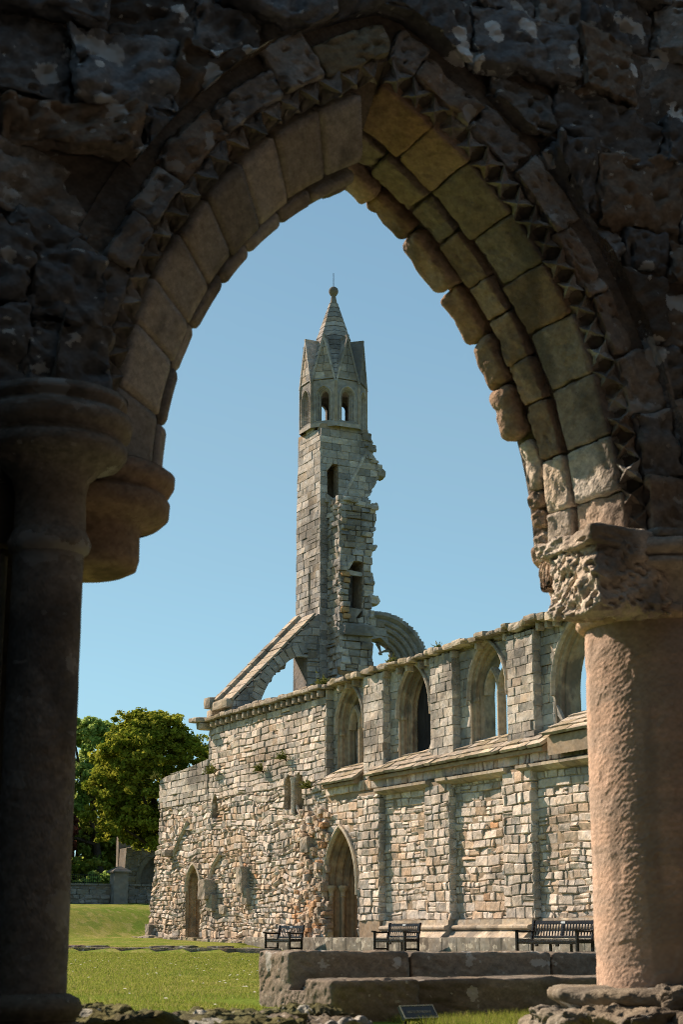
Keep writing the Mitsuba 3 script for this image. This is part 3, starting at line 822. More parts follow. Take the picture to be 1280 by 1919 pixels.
ep = Polygon([(TX0, 9.8), (37.0, 9.8), (36.2, 14.4), (35.35, 14.9), (35.35, 19.9), (35.30, 20.2), (35.96, 21.45), (36.1, 21.8), (35.85, 22.0), (35.75, 22.3), (35.4, 22.45), (35.55, 22.8), (35.62, 23.05), (35.45, 23.3), (35.38, 23.75), (TX0 + 0.1, 23.75), (TX0, 22.9)])
door_hi = Opening(box(33.2, 20.1, 33.78, 21.75))
tst += stones(PE, course_rects(TX0, 37.0, 9.9, 23.85, (0.28, 0.40), (0.4, 0.95), rng), rng, gap=0.012, out=(0.0, 0.007), rough=0.005, edge=0.012, depth=0.1, keep=Opening(ep), openings=[door_hi, Opening(lancet_poly(35.9, 1.42, 0.05, 12.3, 9.5))], pal=(1.2, 0.8, 0.4, 0.05))
cores = [extrude(PE, ep.intersection(box(32, 9, 40, 23.7)).buffer(-0.03).difference(box(33.2, 20.1, 33.78, 21.75)).difference(lancet_poly(35.9, 1.40, 0.05, 12.3, 9.5)), -0.06, -0.55),
         boxm(np.array([TX0 + 0.07, TY0 + 1.3, 9.9]), np.array([TX1 - 0.1, TY1, 23.6])), boxm(np.array([TX0 + 0.07, TY0 + 0.1, 9.9]), np.array([TX0 + 0.3, TY1, 22.8])),
         boxm(np.array([TX1 - 0.35, TY0 + 0.1, 14.0]), np.array([TX1 - 0.1, TY1, 23.6])), boxm(np.array([TX0 + 0.3, TY0 + 0.5, 21.8]), np.array([TX1 - 0.3, TY1, 23.6])), boxm(np.array([TX0 + 0.3, TY0 + 0.5, 9.8]), np.array([TX1 - 0.3, TY1, 20.05]))]
put(f'{tower}__door_sill', boxm(np.array([33.05, TY0 - 0.16, 19.82]), np.array([34.2, TY0 + 0.1, 20.02]), (0.1, 0.3), 0.04), 'slab_stone')
# slanting roof crease on the east face
put(f'{tower}__roof_crease', tube([PE.at(33.95, 20.05, 0.0), PE.at(35.25, 22.55, 0.0)], 0.10, 5, uv=(0.3, 0.7)), 'tower_stone')
# projecting lower block with tall opening
BX0, BX1, BY = 33.2, 34.93, 65.3
PB = Panel([0, BY, 0], [1, 0, 0], [0, -1, 0])
PBs = Panel([BX0, 0, 0], [0, 1, 0], [-1, 0, 0])
bp = Polygon([(BX0 + 0.1, 9.8), (BX1 - 0.05, 9.8), (BX1 - 0.1, 14.0), (BX1 - 0.15, 15), (BX1, 15.7), (BX1 - 0.1, 17.2), (BX1 - 0.02, 18.2), (BX1 + 0.12, 18.9), (BX1 + 0.12, 19.45), (34.2, 19.85), (BX0 + 0.05, 19.8), (BX0 + 0.08, 18.2), (BX0, 17.5), (BX0 - 0.02, 16), (BX0 + 0.12, 15), (BX0 - 0.05, 14.4)])
tall = Opening(Polygon([(33.62, 14.3), (34.3, 14.3), (34.42, 16.9), (33.68, 16.95)]))
tst += stones(PB, course_rects(32.9, 35.2, 9.9, 19.9, (0.22, 0.36), (0.3, 0.75), rng), rng, gap=0.026, out=(0.0, 0.035), rough=0.016, edge=0.03, depth=0.2, keep=Opening(bp), openings=[tall], pal=(1.1, 0.7, 0.6, 0.22))
bs = Polygon([(BY, 9.8), (TY0, 9.8), (TY0, 19.9), (BY + 0.02, 19.8), (BY + 0.1, 18), (BY, 17), (BY - 0.02, 15)])
tst += stones(PBs, course_rects(BY, TY0, 9.9, 19.9, (0.24, 0.36), (0.3, 0.6), rng), rng, gap=0.03, out=(0.0, 0.03), rough=0.02, edge=0.03, depth=0.12, keep=Opening(bs), pal=(0.8, 1.1, 0.7, 0.25))
cores += [extrude(PB, bp.buffer(-0.05).difference(tall.poly), -0.1, -0.9), boxm(np.array([BX0 + 0.09, BY + 0.2, 9.9]), np.array([33.55, TY0, 19.7])), boxm(np.array([34.5, BY + 0.2, 9.9]), np.array([BX1 - 0.14, TY0, 19.5])), boxm(np.array([33.5, BY + 0.2, 9.9]), np.array([34.6, TY0, 14.2]))]
put(f'{tower}__core', join(cores), 'mortar')
put(f'{tower}__ledge', (shape_block([0.78, 0.35, 0.28], 4, 0.08, 0.03, 4, 2) + [34.05, BY + 0.05, 13.75], block_template(4)[1], (0.1, 0.3)), 'tower_stone')
for k in range(16):     # broken quoins beside the opening and loose stones on the ragged top
    if k < 9:
        c = [33.45 + rng.normal(0, 0.06), BY - 0.02, 14.35 + k * 0.27]
    else:
        c = [33.3 + (k - 9) * 0.28, BY + rng.uniform(0, 0.3), 19.82 - 0.05 * (k - 9)]
    put(f'{tower}__broken_stone', (shape_block([rng.uniform(0.14, 0.24), 0.16, 0.12], 3, 0.05, 0.05, 5, k) + c, block_template(3)[1], (rng.choice([0.3, 0.6, 0.9]), rng.random())), 'tower_stone')
for k, (a_, b_) in enumerate(((35.5, 22.95), (35.62, 22.75), (35.5, 22.3), (35.75, 22.1), (36.0, 21.85), (36.02, 21.6), (35.42, 20.1), (35.2, 19.95), (35.45, 23.3), (35.05, 19.5), (34.95, 16.1), (34.97, 15.2), (34.9, 14.6), (34.9, 17.6))):
    yy = TY0 + 0.2 if b_ > 19.8 else BY + 0.2
    put(f'{tower}__broken_stone', (shape_block([rng.uniform(0.08, 0.26), 0.3, rng.uniform(0.06, 0.2)], 6, 0.04, 0.09, 6, k + 40) + [a_ - 0.08 + rng.normal(0, 0.05), yy, b_ + rng.normal(0, 0.05)], block_template(6)[1], (rng.choice([0.1, 0.3]), rng.random())), 'tower_stone')

# half gable with its raking coping and quarter arch
gp = Polygon([(28.6, 9.9), (28.7, 10.45), (32.75, 14.62), (33.0, 14.62), (33.0, 9.9)])
void = Polygon([(29.92, 9.5), (29.92, 10.44), (30.24, 11.17), (30.75, 11.92), (31.4, 12.44), (32.25, 12.85), (32.25, 9.5)])
gable = gp.difference(void)
tst += stones(PE, course_rects(28.6, 32.85, 9.9, 14.7, (0.26, 0.38), (0.4, 0.8), rng), rng, gap=0.03, out=(0.0, 0.015), rough=0.012, edge=0.03, keep=Opening(gp.intersection(box(28, 9, 32.84, 15))), openings=[Opening(void)], pal=(1.1, 0.7, 0.6, 0.15))
put(f'{tower}__half_gable', extrude(PE, gable.buffer(-0.01), -0.06, -1.55), 'tower_stone', uv=(0.1, 0.2))
arc = np.array([(29.92, 10.44), (30.24, 11.17), (30.75, 11.92), (31.4, 12.44), (32.25, 12.85)])
u = np.linspace(0, 4, 12)
arc = np.stack([np.interp(u, range(5), arc[:, 0]), np.interp(u, range(5), arc[:, 1])], -1)
for k in range(11):
    d_ = arc[k + 1] - arc[k]
    nrm = np.array([-d_[1], d_[0]]) / np.linalg.norm(d_)
    q = Polygon([arc[k] + d_ * 0.04, arc[k + 1] - d_ * 0.04, arc[k + 1] - d_ * 0.04 + nrm * 0.5, arc[k] + d_ * 0.04 + nrm * 0.5])
    put(f'{tower}__voussoir', extrude(PE, q, 0.04, -0.5, ((rng.choice([0, 0, 1, 2]) + 0.5) / 4, rng.random())), 'tower_stone')
n_ = 12
for k in range(n_):     # raking coping slabs, in two strips
    a0, a1 = k / n_ + 0.004, (k + 1) / n_ - 0.004
    p0, p1 = np.array([28.62, 10.45]) + np.array([4.05, 4.15]) * a0, np.array([28.62, 10.45]) + np.array([4.05, 4.15]) * a1
    nr = np.array([-0.715, 0.70])
    for o0, o1, th in ((0.03, -1.40, 0.10), (-1.42, -1.95, 0.26)):
        t_ = th + rng.normal(0, 0.008)
        put(f'{tower}__raking_coping', extrude(PE, Polygon([p0, p1, p1 + nr * t_, p0 + nr * t_]), o0, o1, ((rng.choice([1, 1, 2, 0]) + 0.5) / 4, rng.random())), 'slab_stone')
put(f'{tower}__kneeler_stone', (shape_block([0.3, 0.35, 0.26], 4, 0.08, 0.03, 4, 5) + [28.55, 68.7, 10.55], block_template(4)[1], (0.1, 0.4)), 'slab_stone')
put(f'{tower}__kneeler_stone', (shape_block([0.25, 0.9, 0.2], 4, 0.06, 0.03, 4, 6) + [28.6, 67.6, 10.35], block_template(4)[1], (0.3, 0.4)), 'slab_stone')
for k in range(8):      # ragged underside of the quarter arch, far side
    q = arc[1 + k]
    put(f'{tower}__broken_stone', (shape_block([0.14, 0.3, rng.uniform(0.08, 0.2)], 3, 0.04, 0.04, 5, k + 60) + [q[0] + 0.15, 67.9, q[1] - 0.05], block_template(3)[1], (0.1, rng.random())), 'tower_stone')
emit(tower, 'stone', tst, 'tower_stone', limit=300)

# the fragment of the great west window
prof = [(1.22, -0.1), (1.22, 0.08), (1.10, 0.10), (1.02, 0.02), (0.95, -0.08), (0.86, -0.02), (0.76, -0.06), (0.72, -0.18), (0.60, -0.12), (0.50, -0.18), (0.46, -0.32), (0.34, -0.27), (0.25, -0.34), (0.2, -0.48), (0.08, -0.44), (0.0, -0.52), (0.0, -0.9), (1.0, -1.3)]
put(f'{tower}__window_arch', arch_sweep(PE, 35.9, 1.36, 0.05, 12.3, 10.0, prof, 16, (0.1, 0.3)), 'tower_stone')
ring = lancet(35.9, 1.36, 0.05, 12.3, 10.0, 1.25, 26)
for k in range(10, len(ring) - 4):
    p_ = ring[k]
    put(f'{tower}__broken_stone', (shape_block([0.16, 0.3, rng.uniform(0.06, 0.13)], 3, 0.04, 0.04, 5, k + 80) + [p_[0], TY0 + 0.35, p_[1] - 0.02], block_template(3)[1], (rng.choice([0.1, 0.3]), rng.random())), 'tower_stone')
cusp = []
for ph0 in (150, 115, 65, 30):
    cx_, cz_ = 35.9 + 1.22 * math.cos(math.radians(ph0)), 12.3 + 1.22 * math.sin(math.radians(ph0))
    dx, dz = -math.cos(math.radians(ph0)), -math.sin(math.radians(ph0))
    for sg in (-1, 1):
        pts = [PE.at(cx_ + sg * -dz * 0.34 * (1 - t) ** 1.5 + dx * 0.36 * t - dx * 0.1, cz_ + sg * dx * 0.34 * (1 - t) ** 1.5 + dz * 0.36 * t - dz * 0.1, -0.7) for t in np.linspace(0, 1, 5)]
        cusp.append(tube(pts, [0.10, 0.08, 0.06, 0.05, 0.06], 6, uv=(0.1, 0.3)))
    cusp.append(tube([PE.at(cx_ + dx * 0.26 - dz * 0.1, cz_ + dz * 0.26 + dx * 0.1, -0.7), PE.at(cx_ + dx * 0.30, cz_ + dz * 0.30, -0.7), PE.at(cx_ + dx * 0.26 + dz * 0.1, cz_ + dz * 0.26 - dx * 0.1, -0.7)], [0.035, 0.06, 0.035], 6, uv=(0.1, 0.3)))
put(f'{tower}__tracery', join(cusp), 'tower_stone')

# octagonal belfry, gables, spire
OC = np.array([(TX0 + TX1) / 2 + 0.03, (TY0 + TY1) / 2])
AP = 1.46
FW = 2 * AP * math.tan(math.pi / 8)
bel = f'{tower}__belfry'
put(bel, join([lathe([(AP / math.cos(math.pi / 8) + 0.05, 23.55), (AP / math.cos(math.pi / 8) + 0.05, 23.75), (0, 23.76)], OC, 8, (0.3, 0.4), arc=(math.pi / 8, math.pi / 8 + 2 * math.pi)), lathe([(AP / math.cos(math.pi / 8) - 0.35, 25.75), (0.1, 25.75)], OC, 8, (0.3, 0.4), arc=(math.pi / 8, math.pi / 8 + 2 * math.pi))]), 'tower_stone')
for k in range(8):
    ph = k * math.pi / 4
    eo = np.array([math.cos(ph), math.sin(ph), 0])
    es = np.array([-math.sin(ph), math.cos(ph), 0])
    Pf = Panel(np.array([OC[0], OC[1], 0]) + eo * AP, es, eo)
    lo = 23.72 if k in (5, 6, 7, 0, 1, 2, 3, 4) else 23.7
    op = dict(sc=0, a=0.215, c=0.12, zs=25.05, z0=23.86)
    poly = box(-FW / 2, lo, FW / 2, 25.86).difference(lancet_poly(**op, rho=0.20))
    put(f'{bel}__wall_face', extrude(Pf, poly, -0.004 * (k % 2), -0.32 - 0.004 * (k % 2), (0.1 + 0.2 * (k % 2), 0.35)), 'tower_stone')
    put(f'{bel}__lancet', arch_sweep(Pf, prof=[(0.22, 0.0), (0.21, 0.05), (0.17, 0.05), (0.15, -0.02), (0.12, -0.04), (0.12, -0.10), (0.085, -0.06), (0.06, -0.08), (0.05, -0.16), (0.03, -0.12), (0.0, -0.16), (0.0, -0.34)], n=9, uv=(0.3, 0.5), **op), 'tower_stone')
    put(f'{bel}__corner_shaft', tube([Pf.at(FW / 2, 23.75, -0.02), Pf.at(FW / 2, 25.8, -0.02)], 0.075, 7, uv=(0.6, 0.5)), 'tower_stone')
    if k in (4, 5, 6, 7):
        for z_ in np.arange(24.1, 25.6, 0.42):      # course joints on the narrow strips beside the lancet
            pass
    # gable: steep triangle in courses with a saddle roof running back to the spire
    gname = f'{tower}__gable' if k == 0 else f'{tower}__gable_{k:03d}'
    used.add(gname)
    zb, zt = 25.88, 28.12
    gpoly = Polygon([(-FW / 2 + 0.01, zb), (FW / 2 - 0.01, zb), (0, zt)])
    put(f'{gname}__face', extrude(Pf, gpoly.buffer(-0.03), 0.0, -0.2, (0.1, 0.35)), 'tower_stone')
    rz = np.linspace(zb, zt - 0.25, 6)
    for q in range(5):
        hw = lambda z: (FW / 2 - 0.05) * (zt - z) / (zt - zb)
        for a0, a1 in ((-1, 0.1 * (-1) ** q), (0.1 * (-1) ** q, 1)):
            qp = Polygon([(a0 * hw(rz[q]) + 0.012, rz[q] + 0.012), (a1 * hw(rz[q]) - 0.012, rz[q] + 0.012), (a1 * hw(rz[q + 1]) - 0.012, rz[q + 1] - 0.012), (a0 * hw(rz[q + 1]) + 0.012, rz[q + 1] - 0.012)]).buffer(0)
            if qp.area > 0.005:
                put(f'{gname}__stone', extrude(Pf, qp, 0.035 + rng.normal(0, 0.006), -0.05, (rng.choice([0.1, 0.1, 0.3, 0.6]), rng.random())), 'tower_stone')
    # saddle roof: two slopes 0.09 thick
    back = AP - 0.45
    for sg in (-1, 1):
        a_, b_ = Pf.at(sg * (FW / 2 + 0.03), zb - 0.12, 0.07), Pf.at(0, zt + 0.02, 0.07)
        c_, e_ = Pf.at(0, zt + 0.02, -back), Pf.at(sg * (FW / 2 + 0.03), zb - 0.12, -0.20)
        nn = np.cross(b_ - a_, c_ - b_)
        nn /= np.linalg.norm(nn)
        nn = nn if np.dot(nn, es) * sg > 0 else -nn
        V = np.vstack([[a_, b_, c_, e_], np.array([a_, b_, c_, e_]) - nn * 0.08])
        put(f'{gname}__roof_slope', (V, tri(np.array([[0, 1, 2, 3], [7, 6, 5, 4], [0, 4, 5, 1], [1, 5, 6, 2], [2, 6, 7, 3], [3, 7, 4, 0]])), (0.3, rng.random() * 0.8)), 'tower_stone')
sr = 1 / math.cos(math.pi / 8)
zz_ = np.linspace(25.9, 30.2, 17)
for q in range(16):     # spire in courses
    r0, r1 = np.interp(zz_[q], [25.9, 30.2], [1.50, 0.19]), np.interp(zz_[q + 1], [25.9, 30.2], [1.50, 0.19])
    d_ = 0.012 * (q % 2) + rng.uniform(0, 0.012)
    put(f'{tower}__spire_course', lathe([(r0 * sr + d_, zz_[q] + 0.012), (r1 * sr + d_, zz_[q + 1] - 0.012), (r1 * sr - 0.05, zz_[q + 1])], OC, 8, (rng.choice([0.1, 0.3, 0.6]), rng.random()), arc=(math.pi / 8, math.pi / 8 + 2 * math.pi)), 'tower_stone')
put(f'{tower}__finial', lathe([(0.20, 30.12), (0.235, 30.18), (0.17, 30.24), (0.12, 30.52), (0.11, 30.60), (0.17, 30.66), (0.225, 30.76), (0.235, 30.87), (0.205, 30.98), (0.12, 31.05), (0.0, 31.07)], OC, 12, (0.6, 0.4)), 'tower_stone', smooth=True)
put(f'{tower}__lightning_rod', tube([[OC[0], OC[1], 31.0], [OC[0], OC[1], 31.8]], 0.016, 5), 'iron')

# ------------------------------------------------------------------ the near arch
Y0 = 6.45
XC, A0, CC, ZS = 3.56, 0.975, 0.99, 2.45
R0 = A0 + CC
arch = thing('stone_archway', 'dark weathered stone archway with dogtooth ornament framing the whole view', 'archway')
PA = Panel([0, Y0, 0], [1, 0, 0], [0, -1, 0])
ringp = lancet_poly(XC, A0, CC, ZS, -0.5, 0.71, 40)


def voussoir(side, th0, th1, p1, p2, thick, n=7, rnd=0.03, amp=0.008, freq=7.0, seed=0, pits=0.0):
    """block whose outer face runs from p1 to p2 in the (rho, depth) section"""
    p1, p2 = np.array(p1), np.array(p2)
    L = np.linalg.norm(p2 - p1)
    e1 = (p2 - p1) / L
    e2 = np.array([-abs(e1[1]), -abs(e1[0])])
    mid = (p1 + p2) / 2 - e2 * thick / 2
    rm = R0 + (p1[0] + p2[0]) / 2
    V = shape_block([(th1 - th0) * rm / 2, L / 2, thick / 2], n, rnd, amp, freq, seed, pits)
    rho = mid[0] + V[:, 1] * e1[0] + V[:, 2] * e2[0]
    yy = mid[1] + V[:, 1] * e1[1] + V[:, 2] * e2[1]
    th = (th0 + th1) / 2 + V[:, 0] / rm
    X = side * (-CC + (R0 + rho) * np.cos(th))
    X = side * np.maximum(side * X, 0.004 * (1 + np.sin(seed)))
    return np.stack([XC + X, Y0 + yy, ZS + (R0 + rho) * np.sin(th)], -1), block_template(n)[1]


def row(name, side, t0, p1, p2, thick, length, bsdf, pal, t1=None, **kw):
    rho = min(p1[0], p2[0])
    tm = math.acos(CC / (R0 + rho)) + 0.01 if t1 is None else t1
    rm = R0 + (p1[0] + p2[0]) / 2
    t, k = t0, 0
    while t < tm - 0.02:
        w = rng.uniform(*length) / rm
        if t + w > tm - 0.07:
            w = tm - t
        j = rng.normal(0, 0.006, 4)
        if name == 'face_voussoir':
            j = np.array([rng.uniform(-0.13, 0.06), rng.normal(0, 0.014), 0, rng.normal(0, 0.012)])
        V, F = voussoir(side, t + 0.003 / rm, t + w - 0.003 / rm, (p1[0] + j[0], p1[1] + j[1]), (p2[0] + j[2], p2[1] + j[3]), thick, seed=rng.uniform(0, 50), **kw)
        put(f'{arch}__{name}', (V, F, ((rng.choice(4, p=pal) + 0.5) / 4, rng.random())), bsdf, smooth=True)
        t += w
        k += 1


for side in (-1, 1):
    row('face_voussoir', side, 0.10 if side < 0 else -0.02, (0.71, 0.0), (0.465, 0.0), 0.35, (0.26, 0.40), 'arch_stone', [0.4, 0.25, 0.25, 0.1], n=16, rnd=0.014, amp=0.028, freq=11, pits=0.05)
LP = [0.5, 0.4, 0.08, 0.02]
row('smooth_voussoir', -1, 0.02, (0.345, 0.10), (0.075, 0.325), 0.25, (0.22, 0.30), 'smooth_stone', LP, n=8, rnd=0.012, amp=0.003, freq=5)
row('edge_voussoir', -1, 0.02, (0.062, 0.335), (0.0, 0.40), 0.14, (0.22, 0.30), 'smooth_stone', LP, n=8, rnd=0.03, amp=0.005, freq=6)
RP = [0.15, 0.3, 0.3, 0.25]
row('outer_soffit_stone', 1, -0.03, (0.36, 0.09), (0.325, 0.42), 0.22, (0.24, 0.34), 'sunlit_pale_stone', [0.3, 0.5, 0.15, 0.05], t1=0.21, n=14, rnd=0.012, amp=0.012, freq=12, pits=0.015)  # foot of this and the middle row painted paler to look sunlit
row('outer_soffit_stone', 1, 0.212, (0.36, 0.09), (0.325, 0.42), 0.22, (0.24, 0.34), 'jamb_stone', RP, n=14, rnd=0.012, amp=0.012, freq=12, pits=0.015)
row('middle_soffit_stone', 1, -0.03, (0.30, 0.445), (0.28, 0.615), 0.20, (0.20, 0.30), 'sunlit_pale_stone', [0.3, 0.5, 0.15, 0.05], t1=0.21, n=14, rnd=0.014, amp=0.014, freq=12, pits=0.018)
row('middle_soffit_stone', 1, 0.212, (0.30, 0.445), (0.28, 0.615), 0.20, (0.20, 0.30), 'jamb_stone', RP, n=14, rnd=0.014, amp=0.014, freq=12, pits=0.018)
row('inner_soffit_stone', 1, 0.28, (0.235, 0.635), (0.205, 0.81), 0.22, (0.26, 0.36), 'jamb_stone', [0.05, 0.15, 0.5, 0.3], n=14, rnd=0.045, amp=0.026, freq=8, pits=0.02)
row('worn_stone', 1, -0.03, (0.285, 0.64), (0.255, 0.75), 0.14, (0.08, 0.14), 'sunlit_pale_stone', [0.2, 0.5, 0.2, 0.1], t1=0.27, n=8, rnd=0.03, amp=0.03, freq=10, pits=0.03)
# mortar bed behind the voussoirs, then the far side stepping back out
for half, bed in ((0, [(0.75, -0.05), (0.46, -0.05), (0.40, -0.13), (0.29, -0.235), (0.17, -0.36), (0.12, -0.42), (0.10, -0.50), (0.12, -0.60), (0.40, -0.84)]), (1, [(0.75, -0.05), (0.46, -0.05), (0.40, -0.11), (0.362, -0.43), (0.33, -0.63), (0.31, -0.80), (0.45, -0.85)])):
    rows_ = []
    for rho, o in bed:
        P_ = lancet(XC, A0, CC, ZS, 2.43, rho, 24)
        P_ = P_[:25] if half == 0 else P_[24:]
        rows_.append(PA.at(P_[:, 0], P_[:, 1], o))
    V_ = np.stack(rows_)
    put(f'{arch}__mortar_bed', (V_.reshape(-1, 3), PA.faces(tri(grid_faces(V_.shape[0], V_.shape[1]))), (0.5, 0.5)), 'arch_mortar')
row('far_voussoir', -1, 0.0, (0.02, 0.44), (0.03, 0.56), 0.12, (0.24, 0.32), 'smooth_stone', LP, n=4, rnd=0.02, amp=0.004)
# dogtooth ornament in the hollow between face and soffit
tb = np.array([(0, 0, 0.088), (0.058, 0.062, 0.012), (-0.058, 0.062, 0.012), (-0.058, -0.062, 0.012), (0.058, -0.062, 0.012), (0.026, 0, 0.0), (0, 0.034, 0.010), (-0.026, 0, 0.0), (0, -0.034, 0.010),
               (0.054, 0.054, -0.04), (-0.054, 0.054, -0.04), (-0.054, -0.054, -0.04), (0.054, -0.054, -0.04)])
tf = np.array([(0, 5, 1), (0, 1, 6), (0, 6, 2), (0, 2, 7), (0, 7, 3), (0, 3, 8), (0, 8, 4), (0, 4, 5), (1, 5, 9), (5, 4, 12), (5, 12, 9), (1, 9, 6), (6, 9, 10), (6, 10, 2), (2, 10, 7), (7, 10, 11), (7, 11, 3), (3, 11, 8), (8, 11, 12), (8, 12, 4)])
tm_ = trimesh.Trimesh(tb, tf, process=False).subdivide().subdivide()
tv, tF = np.asarray(tm_.vertices), np.asarray(tm_.faces)
for side in (-1, 1):
    t, rm = (0.16 if side < 0 else 0.02), R0 + 0.41
    while t < math.acos(CC / rm) - 0.02:
        v = tv * rng.uniform(0.92, 1.12) * np.array([1, 1, rng.uniform(0.55, 1.1) if rng.random() > 0.12 else 0.25])
        sd = rng.uniform(0, 99)
        v = v + (np.stack([meshkit.fbm(v * 30 + sd + 5 * q, 2, q) - 0.5 for q in range(3)], -1)) * 0.020
        e1, e2 = np.array([-0.72, 0.69]), np.array([-0.69, -0.72])
        rho = 0.405 + v[:, 1] * e1[0] + v[:, 2] * e2[0] + 0.02
        yy = 0.055 + v[:, 1] * e1[1] + v[:, 2] * e2[1] + 0.015
        th = t + v[:, 0] / rm
        X = np.maximum(-CC + (R0 + rho) * np.cos(th), 0.003)
        put(f'{arch}__dogtooth', (np.stack([XC + side * X, Y0 + yy, ZS + (R0 + rho) * np.sin(th)], -1), tF, (rng.choice([0.1, 0.3, 0.3, 0.6]), rng.random())), 'arch_stone', smooth=False)
        t += 0.124 / rm

# rubble wall over the arch
wall_poly = box(-2.5, 2.30, 9.0, 6.6).difference(lancet_poly(XC, A0, CC, ZS, -0.5, 0.50, 30))
put(f'{arch}__wall_core', extrude(PA, wall_poly, -0.06, -0.85, (0.5, 0.3)), 'arch_mortar')
ring_op = Opening(lancet_poly(XC, A0, CC, ZS, -0.5, 0.70, 40))
z = 2.66
near = []
while z < 6.5:
    h = rng.uniform(0.2, 0.40)
    s = 0.55 - rng.uniform(0, 0.3)
    while s < 7.2:
        w = rng.uniform(0.26, 0.72)
        if not (s > 1.9 and s + w < 5.25 and z + h < 3.2) and s + w > 0.6:
            n_ = 24
            V = shape_block([w / 2 + 0.012, h / 2 + 0.010, 0.16], n_, rng.uniform(0.02, 0.06), rng.uniform(0.035, 0.065), 6.5, rng.uniform(0, 60), pits=0.06, ridge=0.022)
            tl_ = rng.normal(0, 0.16, 2)
            ca = rng.normal(0, 0.07)
            S_, Z_ = s + w / 2 + V[:, 0] * math.cos(ca) - V[:, 1] * math.sin(ca), z + h / 2 + V[:, 1] * math.cos(ca) + V[:, 0] * math.sin(ca) + 0.10 * (meshkit.noise(np.stack([(s + V[:, 0]) * 0.8, 0 * V[:, 0] + z, 0 * V[:, 0]], -1), 6) - 0.5)
            O_ = V[:, 2] - 0.13 + tl_[0] * V[:, 0] + tl_[1] * V[:, 1] + rng.normal(0.0, 0.04)
            ins = ring_op.inside(S_, Z_)
            if ins.mean() < 0.8:
                if ins.any():
                    _, kk = ring_op.tree.query(np.stack([S_[ins], Z_[ins]], -1))
                    S_[ins], Z_[ins] = ring_op.pts[kk, 0], ring_op.pts[kk, 1]
                near.append((PA.at(S_, Z_, O_), PA.faces(block_template(n_)[1]), ((rng.choice(4, p=[0.35, 0.25, 0.2, 0.2]) + 0.5) / 4, rng.random())))
        s += w
    z += h
emit(arch, 'rubble_stone', near, 'rubble_stone', limit=300, smooth=True)
# springer blocks with vertical rolls over the left capital
for k, (x0, x1, z0, z1, n_) in enumerate(((1.35, 1.78, 2.66, 3.02, 8), (1.80, 2.16, 2.64, 2.98, 8), (1.80, 2.13, 3.0, 3.3, 8), (1.3, 1.78, 3.04, 3.4, 8))):
    n_ = 22
    V = shape_block([(x1 - x0) / 2 + 0.015, 0.2, (z1 - z0) / 2 + 0.015], n_, 0.03, 0.045, 6.5, k + 3, 0.05, 0.022)
    put(f'{arch}__springer_block', (V + [(x0 + x1) / 2, Y0 + 0.10, (z0 + z1) / 2], block_template(n_)[1], (0.1, 0.3)), 'rubble_stone', smooth=True)

# unseen room walls behind and beside the camera, added to darken the archway
room = thing('roofless_room', 'unseen high walls and roof added round the camera to darken the archway', 'unseen walls')
for a_, b_ in (((-2.9, -4.0, -0.2), (-2.4, 7.1, 7.4)), ((7.6, -4.0, -0.2), (8.1, 7.1, 7.4)), ((-2.9, -4.5, -0.2), (8.1, -4.0, 7.4)), ((-2.4, 6.47, 6.5), (7.6, 7.1, 7.4))):
    put(f'{room}__wall', boxm(np.array(a_), np.array(b_), (0.3, 0.3)), 'rubble_stone')
# unseen barrel roof added over the camera's end to keep sky off the arch
va = np.linspace(0, np.pi, 19)
prof_in = np.stack([2.6 - 5.0 * np.cos(va), 5.6 + 2.2 * np.sin(va)], -1)
prof_out = np.stack([2.6 - 5.3 * np.cos(va[::-1]), 5.6 + 2.5 * np.sin(va[::-1])], -1)
put(f'{room}__vault', extrude(Panel([0, -4.0, 0], [1, 0, 0], [0, 1, 0]), Polygon(np.vstack([prof_in, prof_out])), 0.0, 6.6, (0.3, 0.4)), 'rubble_stone')


put('room_floor', boxm(np.array([-2.4, -4.0, -0.1]), np.array([7.6, 6.0, 0.012]), (0.3, 0.4)), 'arch_mortar', kind='structure')  # unseen floor added to cut green bounce onto the arch

# left clustered pier
pier = thing('clustered_pier', 'dark stone pier of slender shafts with a moulded round capital at left', 'pier')
SH = np.array([1.93, 6.40])
put(f'{pier}__shaft', lathe([(0.142, z_) for z_ in np.linspace(0.24, 2.0, 40)], SH, 40, (0.3, 0.5), 0.004, 9, 3), 'shaft_stone', smooth=True)
put(f'{pier}__shaft', lathe([(0.135, z_) for z_ in np.linspace(0.24, 2.0, 30)], (1.68, 6.60), 32, (0.3, 0.3), 0.004, 9, 5), 'shaft_stone', smooth=True)
capp = [(0.13, 1.98), (0.158, 2.0), (0.168, 2.035), (0.155, 2.07), (0.145, 2.09), (0.142, 2.24), (0.155, 2.30), (0.20, 2.345), (0.275, 2.37), (0.30, 2.40), (0.305, 2.435), (0.285, 2.455), (0.28, 2.475), (0.315, 2.49), (0.325, 2.53), (0.32, 2.56), (0.285, 2.575), (0.28, 2.595), (0.30, 2.61), (0.30, 2.645), (0.22, 2.66), (0.0, 2.66)]
put(f'{pier}__capital', lathe(capp, SH, 56, (0.35, 0.45), 0.010, 7, 7), 'arch_stone', smooth=True)
put(f'{pier}__capital', lathe(capp, (1.62, 6.62), 40, (0.1, 0.3), 0.010, 7, 9), 'arch_stone', smooth=True)
corb = [(0.0, 2.03), (0.19, 2.03), (0.24, 2.055), (0.255, 2.10), (0.252, 2.2), (0.265, 2.235), (0.335, 2.25), (0.375, 2.285), (0.382, 2.34), (0.365, 2.36), (0.355, 2.375), (0.385, 2.395), (0.40, 2.425), (0.398, 2.465), (0.37, 2.485), (0.0, 2.49)]
put(f'{pier}__broken_capital', lathe(corb, (2.22, 6.86), 56, (0.6, 0.55), 0.014, 6, 11), 'jamb_stone', smooth=True, label='inner capital left hanging without its shaft')
